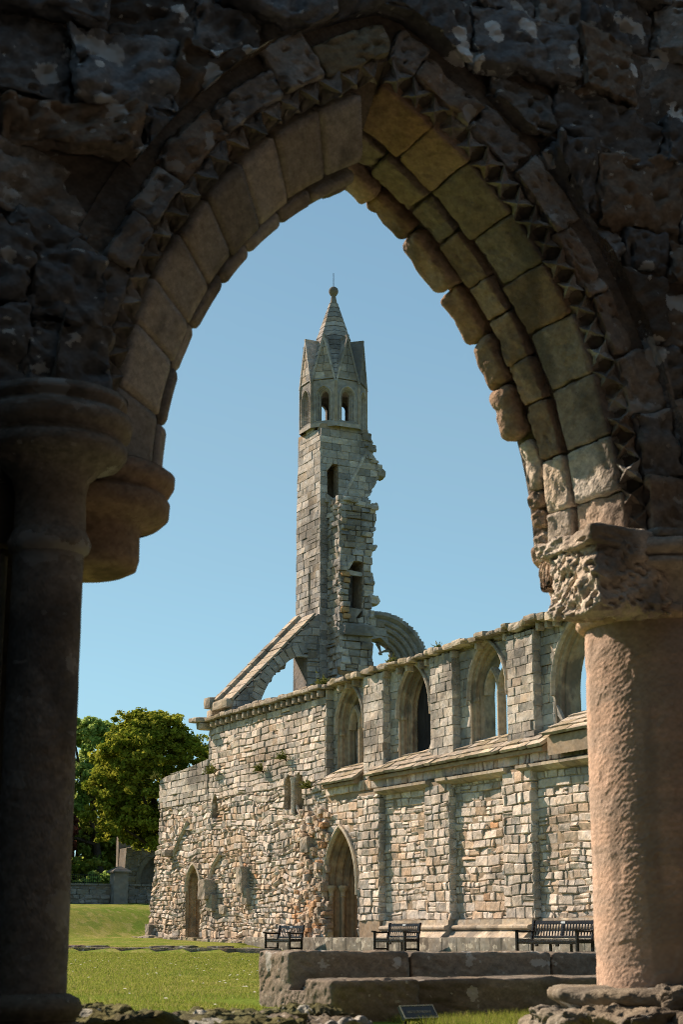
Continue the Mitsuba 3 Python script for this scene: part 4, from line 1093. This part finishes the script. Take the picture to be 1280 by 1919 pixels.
put(f'{pier}__core', join([boxm(np.array([-2.5, 6.62, 0.0]), np.array([1.95, 7.12, 2.65]), (0.3, 0.3)), boxm(np.array([-2.5, 6.52, 2.05]), np.array([2.1, 7.12, 2.66]), (0.3, 0.3))]), 'arch_mortar')
put(f'{pier}__base', lathe([(0.0, 0.30), (0.15, 0.29), (0.19, 0.27), (0.205, 0.235), (0.19, 0.205), (0.17, 0.19), (0.215, 0.175), (0.235, 0.14), (0.24, 0.0)], SH, 48, (0.3, 0.4), 0.012, 8, 4), 'base_stone', smooth=True)

# right round column
colm = thing('round_column', 'thick round pinkish sandstone column, sunlit down its left side, with broken capital', 'column')
CX = np.array([5.33, 6.80])
nz, nph = 420, 300
zz = np.linspace(0.22, 2.06, nz)
ph = np.linspace(0, 2 * np.pi, nph + 1)
rad = np.interp(zz, [0.22, 0.5, 1.9, 2.06], [0.407, 0.412, 0.408, 0.402])
Pc = np.stack([np.cos(ph)[None] * rad[:, None], np.sin(ph)[None] * rad[:, None], np.broadcast_to(zz[:, None], (nz, nph + 1))], -1)
dd = (meshkit.fbm(Pc * 46, 2, 2) - 0.5) * 0.0050 + (meshkit.noise(Pc * np.array([90, 90, 75.0]), 5) - 0.5) * 0.0045 + (meshkit.fbm(Pc * 5, 2, 9) - 0.5) * 0.008
sm_ = np.clip((meshkit.fbm(Pc * np.array([7, 7, 5.0]), 3, 31) - 0.55) / 0.06, 0, 1)
dd = (0.72 - 0.45 * sm_) * dd * (0.45 + 1.1 * meshkit.fbm(Pc * np.array([4, 4, 2.5]), 2, 21))
dd = dd - 0.004 * sm_
Pc[..., 0] += dd * np.cos(ph)
Pc[..., 1] += dd * np.sin(ph)
Pc[:, -1] = Pc[:, 0]
put(f'{colm}__shaft', (Pc.reshape(-1, 3) + [CX[0], CX[1], 0], tri(grid_faces(nz, nph + 1))), 'column_stone', smooth=True)
put(f'{colm}__necking', lathe([(0.39, 2.015), (0.43, 2.02), (0.452, 2.045), (0.445, 2.075), (0.43, 2.09), (0.39, 2.095)], CX, 72, (0.6, 0.6), 0.006, 9, 2), 'sunlit_pale_stone', smooth=True)
put(f'{colm}__bell', lathe([(0.42, 2.07), (0.425, 2.12), (0.435, 2.19), (0.45, 2.235), (0.495, 2.25), (0.515, 2.275), (0.51, 2.30), (0.485, 2.315), (0.52, 2.33), (0.53, 2.36), (0.525, 2.395), (0.49, 2.41), (0.0, 2.41)], CX, 72, (0.3, 0.5), 0.012, 7, 3), 'sunlit_pale_stone', smooth=True)
Vb = shape_block([0.24, 0.20, 0.185], 40, 0.02, 0.035, 15.0, 4.0, pits=0.07)
put(f'{colm}__broken_bell', (Vb + [4.90, 6.64, 2.205], block_template(40)[1], (0.4, 0.75)), 'sunlit_pale_stone', smooth=True, label='broken pitted sunlit side of the capital')
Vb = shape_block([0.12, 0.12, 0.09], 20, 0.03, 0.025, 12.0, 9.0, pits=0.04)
put(f'{colm}__broken_bell', (Vb + [4.82, 6.88, 2.29], block_template(16)[1], (0.6, 0.6)), 'sunlit_pale_stone', smooth=True)
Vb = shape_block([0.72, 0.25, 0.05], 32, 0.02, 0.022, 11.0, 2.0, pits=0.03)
put(f'{colm}__abacus', (Vb + [5.35, 6.68, 2.385], block_template(32)[1], (0.3, 0.6)), 'sunlit_pale_stone', smooth=True)
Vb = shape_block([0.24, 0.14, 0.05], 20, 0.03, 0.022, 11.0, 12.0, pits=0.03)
put(f'{colm}__abacus', (Vb + [5.00, 6.97, 2.385], block_template(20)[1], (0.4, 0.6)), 'sunlit_pale_stone', smooth=True)
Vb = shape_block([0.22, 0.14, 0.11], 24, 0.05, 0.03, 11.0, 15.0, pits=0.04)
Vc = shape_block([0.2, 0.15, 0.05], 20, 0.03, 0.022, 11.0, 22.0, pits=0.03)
put(f'{colm}__abacus', (Vc + [5.10, 7.14, 2.388], block_template(20)[1], (0.4, 0.5)), 'sunlit_pale_stone', smooth=True)
put(f'{colm}__broken_bell', (Vb + [5.02, 6.96, 2.24], block_template(24)[1], (0.6, 0.6)), 'sunlit_pale_stone', smooth=True)
put(f'{colm}__abacus', (shape_block([0.6, 0.40, 0.035], 16, 0.03, 0.012, 7.0, 5.0) + [5.60, 6.76, 2.425], block_template(16)[1], (0.35, 0.4)), 'arch_stone', smooth=True)
# base: two worn tiers with broken lumps
put(f'{colm}__base', lathe([(0.0, 0.27), (0.42, 0.268), (0.50, 0.266), (0.58, 0.262), (0.615, 0.25), (0.625, 0.235), (0.625, 0.218), (0.62, 0.20), (0.59, 0.185), (0.565, 0.17), (0.55, 0.155), (0.59, 0.14), (0.65, 0.135), (0.72, 0.13), (0.76, 0.12), (0.78, 0.10), (0.795, 0.075), (0.80, 0.05), (0.79, 0.02), (0.78, -0.02), (0.78, -0.2)], CX, 160, (0.3, 0.5), 0.06, 8, 6), 'base_stone', smooth=True)
for k, (x_, y_, z_, h_) in enumerate(((4.80, 6.42, 0.06, (0.22, 0.16, 0.12)), (5.12, 6.22, 0.05, (0.26, 0.12, 0.11)), (5.02, 6.42, 0.19, (0.12, 0.10, 0.07)), (4.62, 6.74, 0.07, (0.14, 0.2, 0.10)))):
    put(f'{colm}__base_lump', (shape_block(h_, 20, min(h_) * 0.35, 0.05, 9, k + 20, 0.05) + [x_, y_, z_], block_template(20)[1], (0.3, 0.5)), 'base_stone', smooth=True)
# worn sill between the piers
sill = thing('ruined_sill_wall', 'low row of rough mossy footing stones between the pier and the column', 'footing stones')
for k, (px0, px1, y_, h_, zt) in enumerate(((2.18, 2.72, 7.02, 0.34, 0.205), (2.32, 2.62, 7.3, 0.2, 0.225), (2.70, 3.28, 7.05, 0.34, 0.175), (3.0, 3.5, 7.42, 0.25, 0.185), (3.26, 3.62, 7.08, 0.34, 0.17), (3.55, 3.80, 7.5, 0.22, 0.19), (3.60, 4.05, 7.0, 0.3, 0.06), (2.55, 2.98, 7.48, 0.2, 0.165))):
    V = shape_block([(px1 - px0) / 2, h_, 0.2], 26, 0.03, 0.035, 8, k + 70, 0.04, 0.02)
    put(f'{sill}__stone', (V + [(px0 + px1) / 2, y_, zt - 0.215], block_template(26)[1], (rng.choice([0.3, 0.9]), rng.random() * 0.6)), 'base_stone', smooth=True)

# ------------------------------------------------------------------ kerbs, low wall, steps
lw = thing('low_bench_wall', 'low grey ashlar wall at the foot of the nave wall, behind the benches', 'low wall')
s = 62.0
while s > 30:
    w_ = rng.uniform(0.9, 1.5)
    V = shape_block([0.28, w_ / 2 - 0.006, 0.255], 4, 0.03, 0.012, 4, s)
    put(f'{lw}__stone', (V + [27.6, s - w_ / 2, 0.215 + rng.normal(0, 0.004)], block_template(4)[1], (rng.choice([0.1, 0.1, 0.3]), rng.random() * 0.6)), 'low_wall_stone')
    s -= w_
kb = thing('lawn_kerb', 'low dark stone kerb across the lawn at left with loose flat stones on top', 'stone kerb')
p0, p1 = np.array([21.6, 46.6]), np.array([16.5, 57.6])
L = np.linalg.norm(p1 - p0)
dk = (p1 - p0) / L
ang = math.atan2(dk[1], dk[0])
rot = np.array([[math.cos(ang), -math.sin(ang)], [math.sin(ang), math.cos(ang)]])


def turned(V, c, z):
    q = V[:, :2] @ rot.T
    return np.stack([q[:, 0] + c[0], q[:, 1] + c[1], V[:, 2] + z], -1)


t = 0.0
while t < L:
    w_ = rng.uniform(0.5, 1.2)
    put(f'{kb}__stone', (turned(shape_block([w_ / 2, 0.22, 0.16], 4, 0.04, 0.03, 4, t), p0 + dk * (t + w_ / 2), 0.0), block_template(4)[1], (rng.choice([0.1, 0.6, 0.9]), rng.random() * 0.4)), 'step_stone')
    if rng.random() < 0.55:
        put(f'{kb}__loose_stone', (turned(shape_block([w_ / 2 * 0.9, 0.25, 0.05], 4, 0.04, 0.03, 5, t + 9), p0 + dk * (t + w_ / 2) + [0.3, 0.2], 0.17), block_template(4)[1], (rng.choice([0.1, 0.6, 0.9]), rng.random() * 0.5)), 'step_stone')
    t += w_
st1 = thing('upper_stone_kerb', 'row of large rough stone blocks, the upper step to the cloister', 'stone step')
x_ = 5.27
for w_ in (1.0, 1.25, 0.75, 1.15, 0.95, 1.1, 1.2):
    n_ = 26
    V = shape_block([w_ / 2 - 0.004, 0.27, 0.22], n_, 0.03, 0.014, 8, x_ * 3, 0.022)
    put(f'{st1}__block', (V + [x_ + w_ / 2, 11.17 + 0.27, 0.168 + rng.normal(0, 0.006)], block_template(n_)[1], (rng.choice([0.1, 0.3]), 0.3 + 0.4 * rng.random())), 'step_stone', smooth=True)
    x_ += w_
st2 = thing('lower_stone_step', 'lower step of long rough stone blocks in front of the upper row', 'stone step')
x_ = 4.67
for w_ in (0.62, 1.9, 1.6, 1.4):
    n_ = 26
    V = shape_block([w_ / 2 - 0.003, 0.20, 0.20], n_, 0.03, 0.014, 8, x_ * 5, 0.022)
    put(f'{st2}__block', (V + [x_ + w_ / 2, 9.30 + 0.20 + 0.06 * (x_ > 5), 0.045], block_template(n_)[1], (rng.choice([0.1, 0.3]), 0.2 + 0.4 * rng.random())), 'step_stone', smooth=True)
    x_ += w_
for k in range(44):     # flat worn stones on the tread
    c = [rng.uniform(5.55, 9.6), rng.uniform(9.75, 11.1), 0.14 + rng.normal(0, 0.02)]
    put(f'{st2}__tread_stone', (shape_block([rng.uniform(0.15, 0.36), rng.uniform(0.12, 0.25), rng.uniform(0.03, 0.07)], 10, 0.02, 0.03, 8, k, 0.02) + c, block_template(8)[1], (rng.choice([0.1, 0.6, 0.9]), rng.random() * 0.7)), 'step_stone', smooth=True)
put(f'{st2}__tread_bed', boxm(np.array([5.25, 9.6, -0.1]), np.array([10, 11.2, 0.13])), 'arch_mortar')

# plaque leaning in the grass
pq = thing('inscribed_plaque', 'small tilted black plaque with pale border and lettering in front of the step', 'plaque')
ta = math.radians(52)
qx, qy, qz = np.array([0.985, 0.17, 0]), np.array([-0.17 * math.cos(ta), 0.985 * math.cos(ta), math.sin(ta)]), None
qn = np.cross(qx, qy)
Pq = Panel([4.93, 8.86, 0.035], qx, qn, qy)
PW, PH = 0.255, 0.092
put(f'{pq}__plate', extrude(Pq, box(0, 0, PW, PH), 0.0, -0.022), 'plaque_black')
bd = 0.007
put(f'{pq}__border', join([extrude(Pq, box(0, 0, PW, PH).difference(box(bd, bd, PW - bd, PH - bd)), 0.003, 0.0005)]), 'plaque_edge')
tm0 = meshkit.text_mesh('EAST CLOISTER WALK', 0.0155, 0.0015)
tvx = np.asarray(tm0.vertices)
tvx[:, 0] *= (PW - 0.075) / np.ptp(tvx[:, 0])
put(f'{pq}__inscription', (Pq.at(tvx[:, 0] + 0.036, tvx[:, 1] + 0.038, tvx[:, 2] + 0.0006), tm0.faces), 'plaque_edge')
for u_ in (0.05, PW - 0.05):
    put(f'{pq}__stake', tube([Pq.at(u_, PH * 0.6, -0.024), Pq.at(u_, PH * 0.6, -0.024) + np.array([0, 0.02, -0.16])], 0.008, 6), 'iron')


# ------------------------------------------------------------------ benches
def bench(label, c, turn, width, nsl, centre_stile):
    b = thing('park_bench', label, 'bench', 'wooden benches before the nave wall')
    d = np.array([math.sin(turn), -math.cos(turn), 0])       # along the bench, towards the near end
    f = np.array([-math.cos(turn), -math.sin(turn), 0])      # where it faces
    O = np.array([c[0], c[1], float(ground_z(c[0], c[1]))])

    def bar(name, a0, a1, f0, f1, z0, z1, lean=0.0):
        V, F = block_template(2)
        V = shape_block([(a1 - a0) / 2, (f1 - f0) / 2, (z1 - z0) / 2], 2, 0.008)
        V = V + [(a0 + a1) / 2, (f0 + f1) / 2, (z0 + z1) / 2]
        ff = V[:, 1] - lean * np.maximum(V[:, 2] - 0.40, 0)
        put(f'{b}__{name}', (O + V[:, :1] * d + ff[:, None] * f + V[:, 2:] * np.array([0, 0, 1.0]), F), 'bench_wood')
    h = width / 2
    tl = 0.20
    for a in (-h, h - 0.07):
        bar('leg', a, a + 0.07, 0.50, 0.57, 0.0, 0.64)
        bar('leg', a, a + 0.07, 0.0, 0.07, 0.0, 0.92, tl)
        bar('side_rail', a + 0.01, a + 0.06, 0.07, 0.50, 0.33, 0.42)
        bar('stretcher', a + 0.015, a + 0.055, 0.07, 0.50, 0.08, 0.14)
        # shaped arm
        x0 = np.linspace(-0.03, 0.64, 9)
        zt = 0.665 - 0.02 * np.sin((x0 + 0.03) / 0.67 * np.pi) + 0.012 * (x0 > 0.55)
        Va = []
        for xx, zq in zip(x0, zt):
            for da, dz in ((-0.015, -0.05), (0.085, -0.05), (0.085, 0.0), (-0.015, 0.0)):
                Va.append(O + (a + da) * d + xx * f + np.array([0, 0, zq + dz]))
        Fa = [[i * 4 + j, i * 4 + (j + 1) % 4, i * 4 + 4 + (j + 1) % 4, i * 4 + 4 + j] for i in range(8) for j in range(4)] + [[0, 1, 2, 3], [32, 35, 34, 33]]
        put(f'{b}__armrest', (np.array(Va), tri(np.array(Fa))), 'bench_wood')
    bar('front_rail', -h + 0.07, h - 0.07, 0.51, 0.55, 0.31, 0.41)
    for a in ((-h / 3, h / 3) if centre_stile else (0.0,)):
        bar('brace', a - 0.06, a + 0.06, 0.505, 0.545, 0.25, 0.32)
        bar('leg', a - 0.03, a + 0.03, 0.03, 0.09, 0.0, 0.36)
    for k in range(6):
        bar('seat_slat', -h + 0.01, h - 0.01, 0.09 + k * 0.08, 0.155 + k * 0.08, 0.415, 0.437)
    bar('back_rail', -h + 0.07, h - 0.07, 0.01, 0.05, 0.46, 0.52, tl)
    bar('top_rail', -h + 0.07, h - 0.07, 0.0, 0.05, 0.80, 0.90, tl)
    pitch = (2 * h - 0.18) / nsl
    for k in range(nsl):
        a = -h + 0.09 + (k + 0.5) * pitch
        bar('back_slat', a - 0.024, a + 0.024, 0.02, 0.04, 0.51, 0.81, tl)
    if centre_stile:
        bar('stile', -0.04, 0.04, 0.0, 0.05, 0.46, 0.86, tl)
    Vp, Fp = block_template(2)
    Vp = shape_block([0.085, 0.003, 0.026], 2, 0.002) + [0, 0.055, 0.85]
    ff = Vp[:, 1] - tl * (Vp[:, 2] - 0.40)
    put(f'{b}__name_plate', (O + Vp[:, :1] * d + ff[:, None] * f + Vp[:, 2:] * np.array([0, 0, 1.0]), Fp), 'plate_metal')
    return b


bench('dark wooden slatted bench, leftmost of three, at the end of the low wall', (26.75, 56.6), math.radians(6), 1.75, 14, False)
bench('dark wooden slatted bench right of the tall doorway, middle of three', (26.7, 48.05), math.radians(6), 1.75, 14, False)
bench('longest dark wooden bench, behind the upper stone blocks beside the round column', (25.15, 36.85), math.radians(6), 2.45, 20, True)

# ------------------------------------------------------------------ plants on the wall
tufts = [((28.36, 68.05, 7.42), 0.55, 'tufty green plant growing on the ledge where the wall steps down'), ((28.38, 63.0, 7.1), 0.38, 'small green tuft on the wall face, second from the wall step'), ((28.38, 60.8, 7.38), 0.38, 'small dry yellowish tuft high on the wall face'),
         ((28.35, 58.4, 6.05), 0.42, 'green tuft beside the twin niches'), ((28.7, 57.75, 9.95), 0.5, 'dark green plant on the wall top above the first window'), ((29.0, 52.75, 10.05), 0.42, 'green plant on the wall top before the broken window arch'), ((29.1, 49.6, 10.1), 0.28, 'small plant on the wall top right of the window arch'),
         ((28.4, 75.0, 7.75), 0.35, 'pale tuft on the top left corner of the lower wall')]
for (x_, y_, z_), r_, lab in tufts:
    tk = thing('wall_plant', lab, 'plant', 'plants growing on the ruined wall')
    n_ = 520
    d_ = rng.normal(size=(n_, 3)) * [0.5, 0.7, 0.55]
    d_[:, 2] = np.abs(d_[:, 2]) - 0.1
    d_[:, 0] = -np.abs(d_[:, 0])
    c = np.array([x_, y_, z_]) + d_ * r_ * 0.62 * rng.random((n_, 1)) ** 0.6
    a_ = rng.normal(size=(n_, 3))
    a_ /= np.linalg.norm(a_, axis=1, keepdims=True)
    b_ = np.cross(a_, rng.normal(size=(n_, 3)))
    b_ /= np.linalg.norm(b_, axis=1, keepdims=True)
    V = np.stack([c - a_ * 0.02, c + b_ * 0.035 + a_ * 0.01, c + d_ * 0.07 + a_ * 0.02, c - b_ * 0.035], 1).reshape(-1, 3)
    put(f'{tk}__foliage', (V, tri(np.arange(4 * n_).reshape(-1, 4)), np.repeat(rng.random((n_, 2)), 4, axis=0)), 'leaf_wall')
    put(f'{tk}__stem', tube([[x_ + 0.12, y_, z_ - 0.1], [x_ - 0.05, y_, z_ + r_ * 0.3]], [0.03, 0.015], 5), 'bark')

# ------------------------------------------------------------------ beyond the lawn: boundary wall, ruin, trees
bw = thing('boundary_wall', 'low dark stone boundary wall in the shade of the trees', 'wall')
PW_ = Panel([0, 93.0, 0], [1, 0, 0], [0, -1, 0])
wst = stones(PW_, course_rects(18, 42, 2.0, 3.28, (0.22, 0.32), (0.35, 0.8), rng), rng, gap=0.03, out=(0, 0.02), rough=0.02, edge=0.03, pal=(1, 0.6, 0.5, 0.1))
emit(bw, 'stone', wst, 'far_stone', limit=300)
put(f'{bw}__core', boxm(np.array([18, 93.05, 1.0]), np.array([42, 93.5, 3.3])), 'far_stone')
x_ = 18.0
while x_ < 42:
    w_ = rng.uniform(0.7, 1.1)
    put(f'{bw}__coping_stone', (shape_block([w_ / 2 - 0.01, 0.32, 0.06], 2, 0.03) + [x_ + w_ / 2, 93.25, 3.36], block_template(2)[1], (0.1, rng.random())), 'far_stone')
    x_ += w_
gp_ = thing('gate_pier', 'dark square stone pier with pyramid cap on the boundary wall', 'gate pier')
put(f'{gp_}__shaft', (shape_block([0.42, 0.42, 1.05], 3, 0.03) + [33.0, 92.8, 3.0], block_template(3)[1], (0.3, 0.4)), 'far_stone')
put(f'{gp_}__cap', lathe([(0.78, 4.03), (0.80, 4.10), (0.55, 4.22), (0.12, 4.38), (0.0, 4.40)], (33.0, 92.8), 4, (0.1, 0.3), arc=(math.pi / 4, math.pi / 4 + 2 * math.pi)), 'far_stone')
fn_ = thing('iron_fence', 'dark iron railing standing behind the boundary wall', 'fence')
for k in range(60):
    put(f'{fn_}__upright', tube([[25.5 + k * 0.115, 94.2, 2.6], [25.5 + k * 0.115, 94.2, 3.98]], 0.014, 4), 'iron')
for z_ in (3.5, 3.92):
    put(f'{fn_}__rail', tube([[25.3, 94.2, z_], [32.5, 94.2, z_]], 0.02, 4), 'iron')
ru = thing('arched_ruin', 'dark ruined stone gatehouse with a wide archway under the trees', 'ruined gatehouse')
PR = Panel([1.4, 102.0, 0], [1, 0, 0], [0, -1, 0])
rpoly = Polygon([(35.1, 2), (46, 2), (46, 7.2), (39, 7.0), (37, 6.3), (35.3, 5.9)])
rarch = dict(sc=37.75, a=1.5, c=0.2, zs=3.9, z0=1.5)
put(f'{ru}__wall', extrude(PR, rpoly.difference(lancet_poly(**rarch)), 0, -1.2), 'far_stone')
emit(ru, 'stone', stones(PR, course_rects(35.1, 46, 2, 7.2, (0.26, 0.4), (0.4, 0.9), rng), rng, gap=0.03, out=(0.03, 0.02), rough=0.02, edge=0.03, keep=Opening(rpoly), openings=[Opening(lancet_poly(**rarch))], pal=(1, 0.6, 0.4, 0)), 'far_stone', limit=300)
put(f'{ru}__archway', arch_sweep(PR, prof=[(0.3, 0.02), (0.3, 0.1), (0, 0.1), (0, -1.3)], n=12, uv=(0.1, 0.3), **rarch), 'far_stone')
put(f'{ru}__back_wall', boxm(np.array([36.7, 103.5, 2]), np.array([47.4, 103.9, 6.7])), 'far_stone')


def tree(name, label, base, crown, n, size, bsdf, r, cat='tree', trunk_r=0.5, group=None):
    """crown: list of (centre, radius, flatten)"""
    k = thing(name, label, cat, group)
    bx = np.array([base[0], base[1], float(ground_z(base[0], base[1]))])
    top = np.mean([c for c, _, _ in crown], axis=0)
    path = [bx - [0, 0, 0.3], bx * 0.7 + top * 0.3 + [0.1, 0, 0], bx * 0.35 + top * 0.65, top]
    path[1][2] = bx[2] + 0.3 * (top[2] - bx[2])
    path[2][2] = bx[2] + 0.65 * (top[2] - bx[2])
    put(f'{k}__trunk', tube(path, [trunk_r, trunk_r * 0.75, trunk_r * 0.45, trunk_r * 0.2], 9), 'bark', smooth=True)
    for c, rr, _ in crown[:9]:
        c = np.array(c)
        a = path[1] * 0.5 + path[2] * 0.5
        put(f'{k}__limb', tube([a, (a + c) / 2 + [0, 0, -0.3], c], [trunk_r * 0.35, trunk_r * 0.22, 0.05], 6), 'bark', smooth=True)
    wts = np.array([rr ** 2 for _, rr, _ in crown])
    cnt = (n * wts / wts.sum()).astype(int)
    Vs, Us = [], []
    for (c, rr, fl), m in zip(crown, cnt):
        # leafy clumps spread over the lobe, leaves spread over the clumps
        nc = max(8, int(rr * rr * 9))
        cd = r.normal(size=(nc, 3))
        cd /= np.linalg.norm(cd, axis=1, keepdims=True)
        cd[:, 2] = np.where(cd[:, 2] < -0.35, -cd[:, 2], cd[:, 2])
        cp = cd * rr * (0.62 + 0.42 * r.random((nc, 1))) * [1, 1, fl]
        which = r.integers(0, nc, m)
        q = r.normal(size=(m, 3))
        q /= np.linalg.norm(q, axis=1, keepdims=True)
        cr = (0.30 + 0.45 * r.random(nc))[which, None] * np.sqrt(rr / 2.2)
        pos = cp[which] + q * cr * (r.random((m, 1)) ** 0.35) * [1, 1, 0.6]
        nrm = q * 0.7 + cd[which] * 0.5 + r.normal(size=(m, 3)) * 0.55 + [0, 0, 0.35]
        nrm /= np.linalg.norm(nrm, axis=1, keepdims=True)
        a = np.cross(nrm, r.normal(size=(m, 3)))
        a /= np.linalg.norm(a, axis=1, keepdims=True)
        b = np.cross(nrm, a)
        s = size * r.uniform(0.6, 1.3, (m, 1))
        P = pos + np.array(c)
        Vs.append(np.stack([P - a * s * 0.5, P - b * s * 0.34 + nrm * s * 0.06, P + a * s * 0.5, P + b * s * 0.34 + nrm * s * 0.06], 1).reshape(-1, 3))
        tone = np.clip(0.5 + 0.25 * r.normal(size=nc)[which] + 0.2 * r.normal(size=m), 0, 1)
        Us.append(np.repeat(np.stack([tone, r.random(m)], -1), 4, axis=0))
    V = np.vstack(Vs)
    put(f'{k}__crown', (V, tri(np.arange(len(V)).reshape(-1, 4)), np.vstack(Us)), bsdf)
    return k


def lobes(c, R, n, r, rmin=0.28, rmax=0.5):
    """lobes filling an ellipsoid c, R"""
    c, R = np.array(c), np.array(R)
    out = [(c.tolist(), float(R.min() * 0.62), 0.9)]
    for i in range(n):
        d = r.normal(size=3)
        d /= np.linalg.norm(d)
        rr = r.uniform(rmin, rmax) * R.min()
        out.append(((c + d * (R - rr * 0.8) * r.uniform(0.8, 1.0)).tolist(), float(rr), r.uniform(0.6, 0.8)))
    return out


tr = np.random.default_rng(5)
tree('maple_tree', 'broad maple with dense rounded olive yellow-green crown next to the wall end', (39.6, 99.2), lobes((36.6, 97.6, 9.5), (4.6, 4.0, 5.3), 56, tr, 0.26, 0.44), 60000, 0.25, 'leaf_olive', tr, trunk_r=0.55)
tree('broadleaf_tree', 'fresh green loose-crowned tree behind the left column', (40.5, 117.5), lobes((39.6, 117, 11.2), (6.0, 4.2, 5.6), 54, tr, 0.24, 0.42), 50000, 0.30, 'leaf_green', tr, trunk_r=0.45)
tree('copper_beech', 'dark copper-leaved shrubby tree under the green tree', (34.8, 112.5), lobes((34.6, 112, 7.2), (2.6, 2.2, 2.6), 16, tr, 0.3, 0.5), 9000, 0.28, 'leaf_copper', tr, trunk_r=0.25)
for k, (c_, R_, n_) in enumerate((((33, 122, 7.5), (5, 4, 6.5), 24), ((40, 124, 8.0), (6, 4, 7), 26), ((47, 122, 8), (5.5, 4, 7), 24))):
    tree('shade_tree', ('dark shaded tree at the back behind the fence, left of three', 'dark shaded tree at the back, middle of three', 'dark shaded tree at the back behind the gatehouse, right of three')[k], (c_[0], c_[1]), lobes(c_, R_, n_, tr, 0.3, 0.5), 14000, 0.45, 'leaf_back', tr, trunk_r=0.4, group='shaded trees at the back')
for k, (c_, R_, n_) in enumerate((((23.5, 106, 9.5), (4.5, 4.5, 6.0), 22), ((29.0, 104.5, 9.0), (3.6, 3.4, 5.0), 18))):
    tree('lawn_tree', ('broad tree left of the pier, standing farther from the boundary wall', 'broad tree left of the pier, standing close behind the boundary wall')[k], (c_[0], c_[1]), lobes(c_, R_, n_, tr, 0.32, 0.5), 14000, 0.42, 'leaf_green', tr, trunk_r=0.4, group='trees shading the boundary wall')
hd = [((x_, 119.5, 4.0 + 0.4 * math.sin(x_ * 2.1)), 1.9, 0.9) for x_ in np.arange(27, 50, 1.5)] + [((x_, 112.0, 3.6 + 0.4 * math.sin(x_ * 1.7)), 1.7, 0.95) for x_ in np.arange(30, 46, 1.3)] + [((x_, 118.5, 6.6 + 0.5 * math.sin(x_ * 1.3)), 1.9, 0.95) for x_ in np.arange(30, 46, 1.6)]
tree('dark_hedge', 'dark tall hedge along the back under the trees', (38, 119.5), hd, 30000, 0.4, 'leaf_back', tr, cat='hedge', trunk_r=0.1)
for k, (c_, R_) in enumerate((((34.2, 100.5, 3.6), (1.6, 1.2, 1.2)), ((31.0, 101.5, 4.0), (1.9, 1.3, 1.6)))):
    tree('garden_shrub', ('low dark shrub behind the gate pier', 'dark green shrub behind the iron railing')[k], (c_[0], c_[1]), lobes(c_, R_, 8, tr, 0.35, 0.5), 3500, 0.22, 'leaf_green', tr, cat='shrub', trunk_r=0.1)
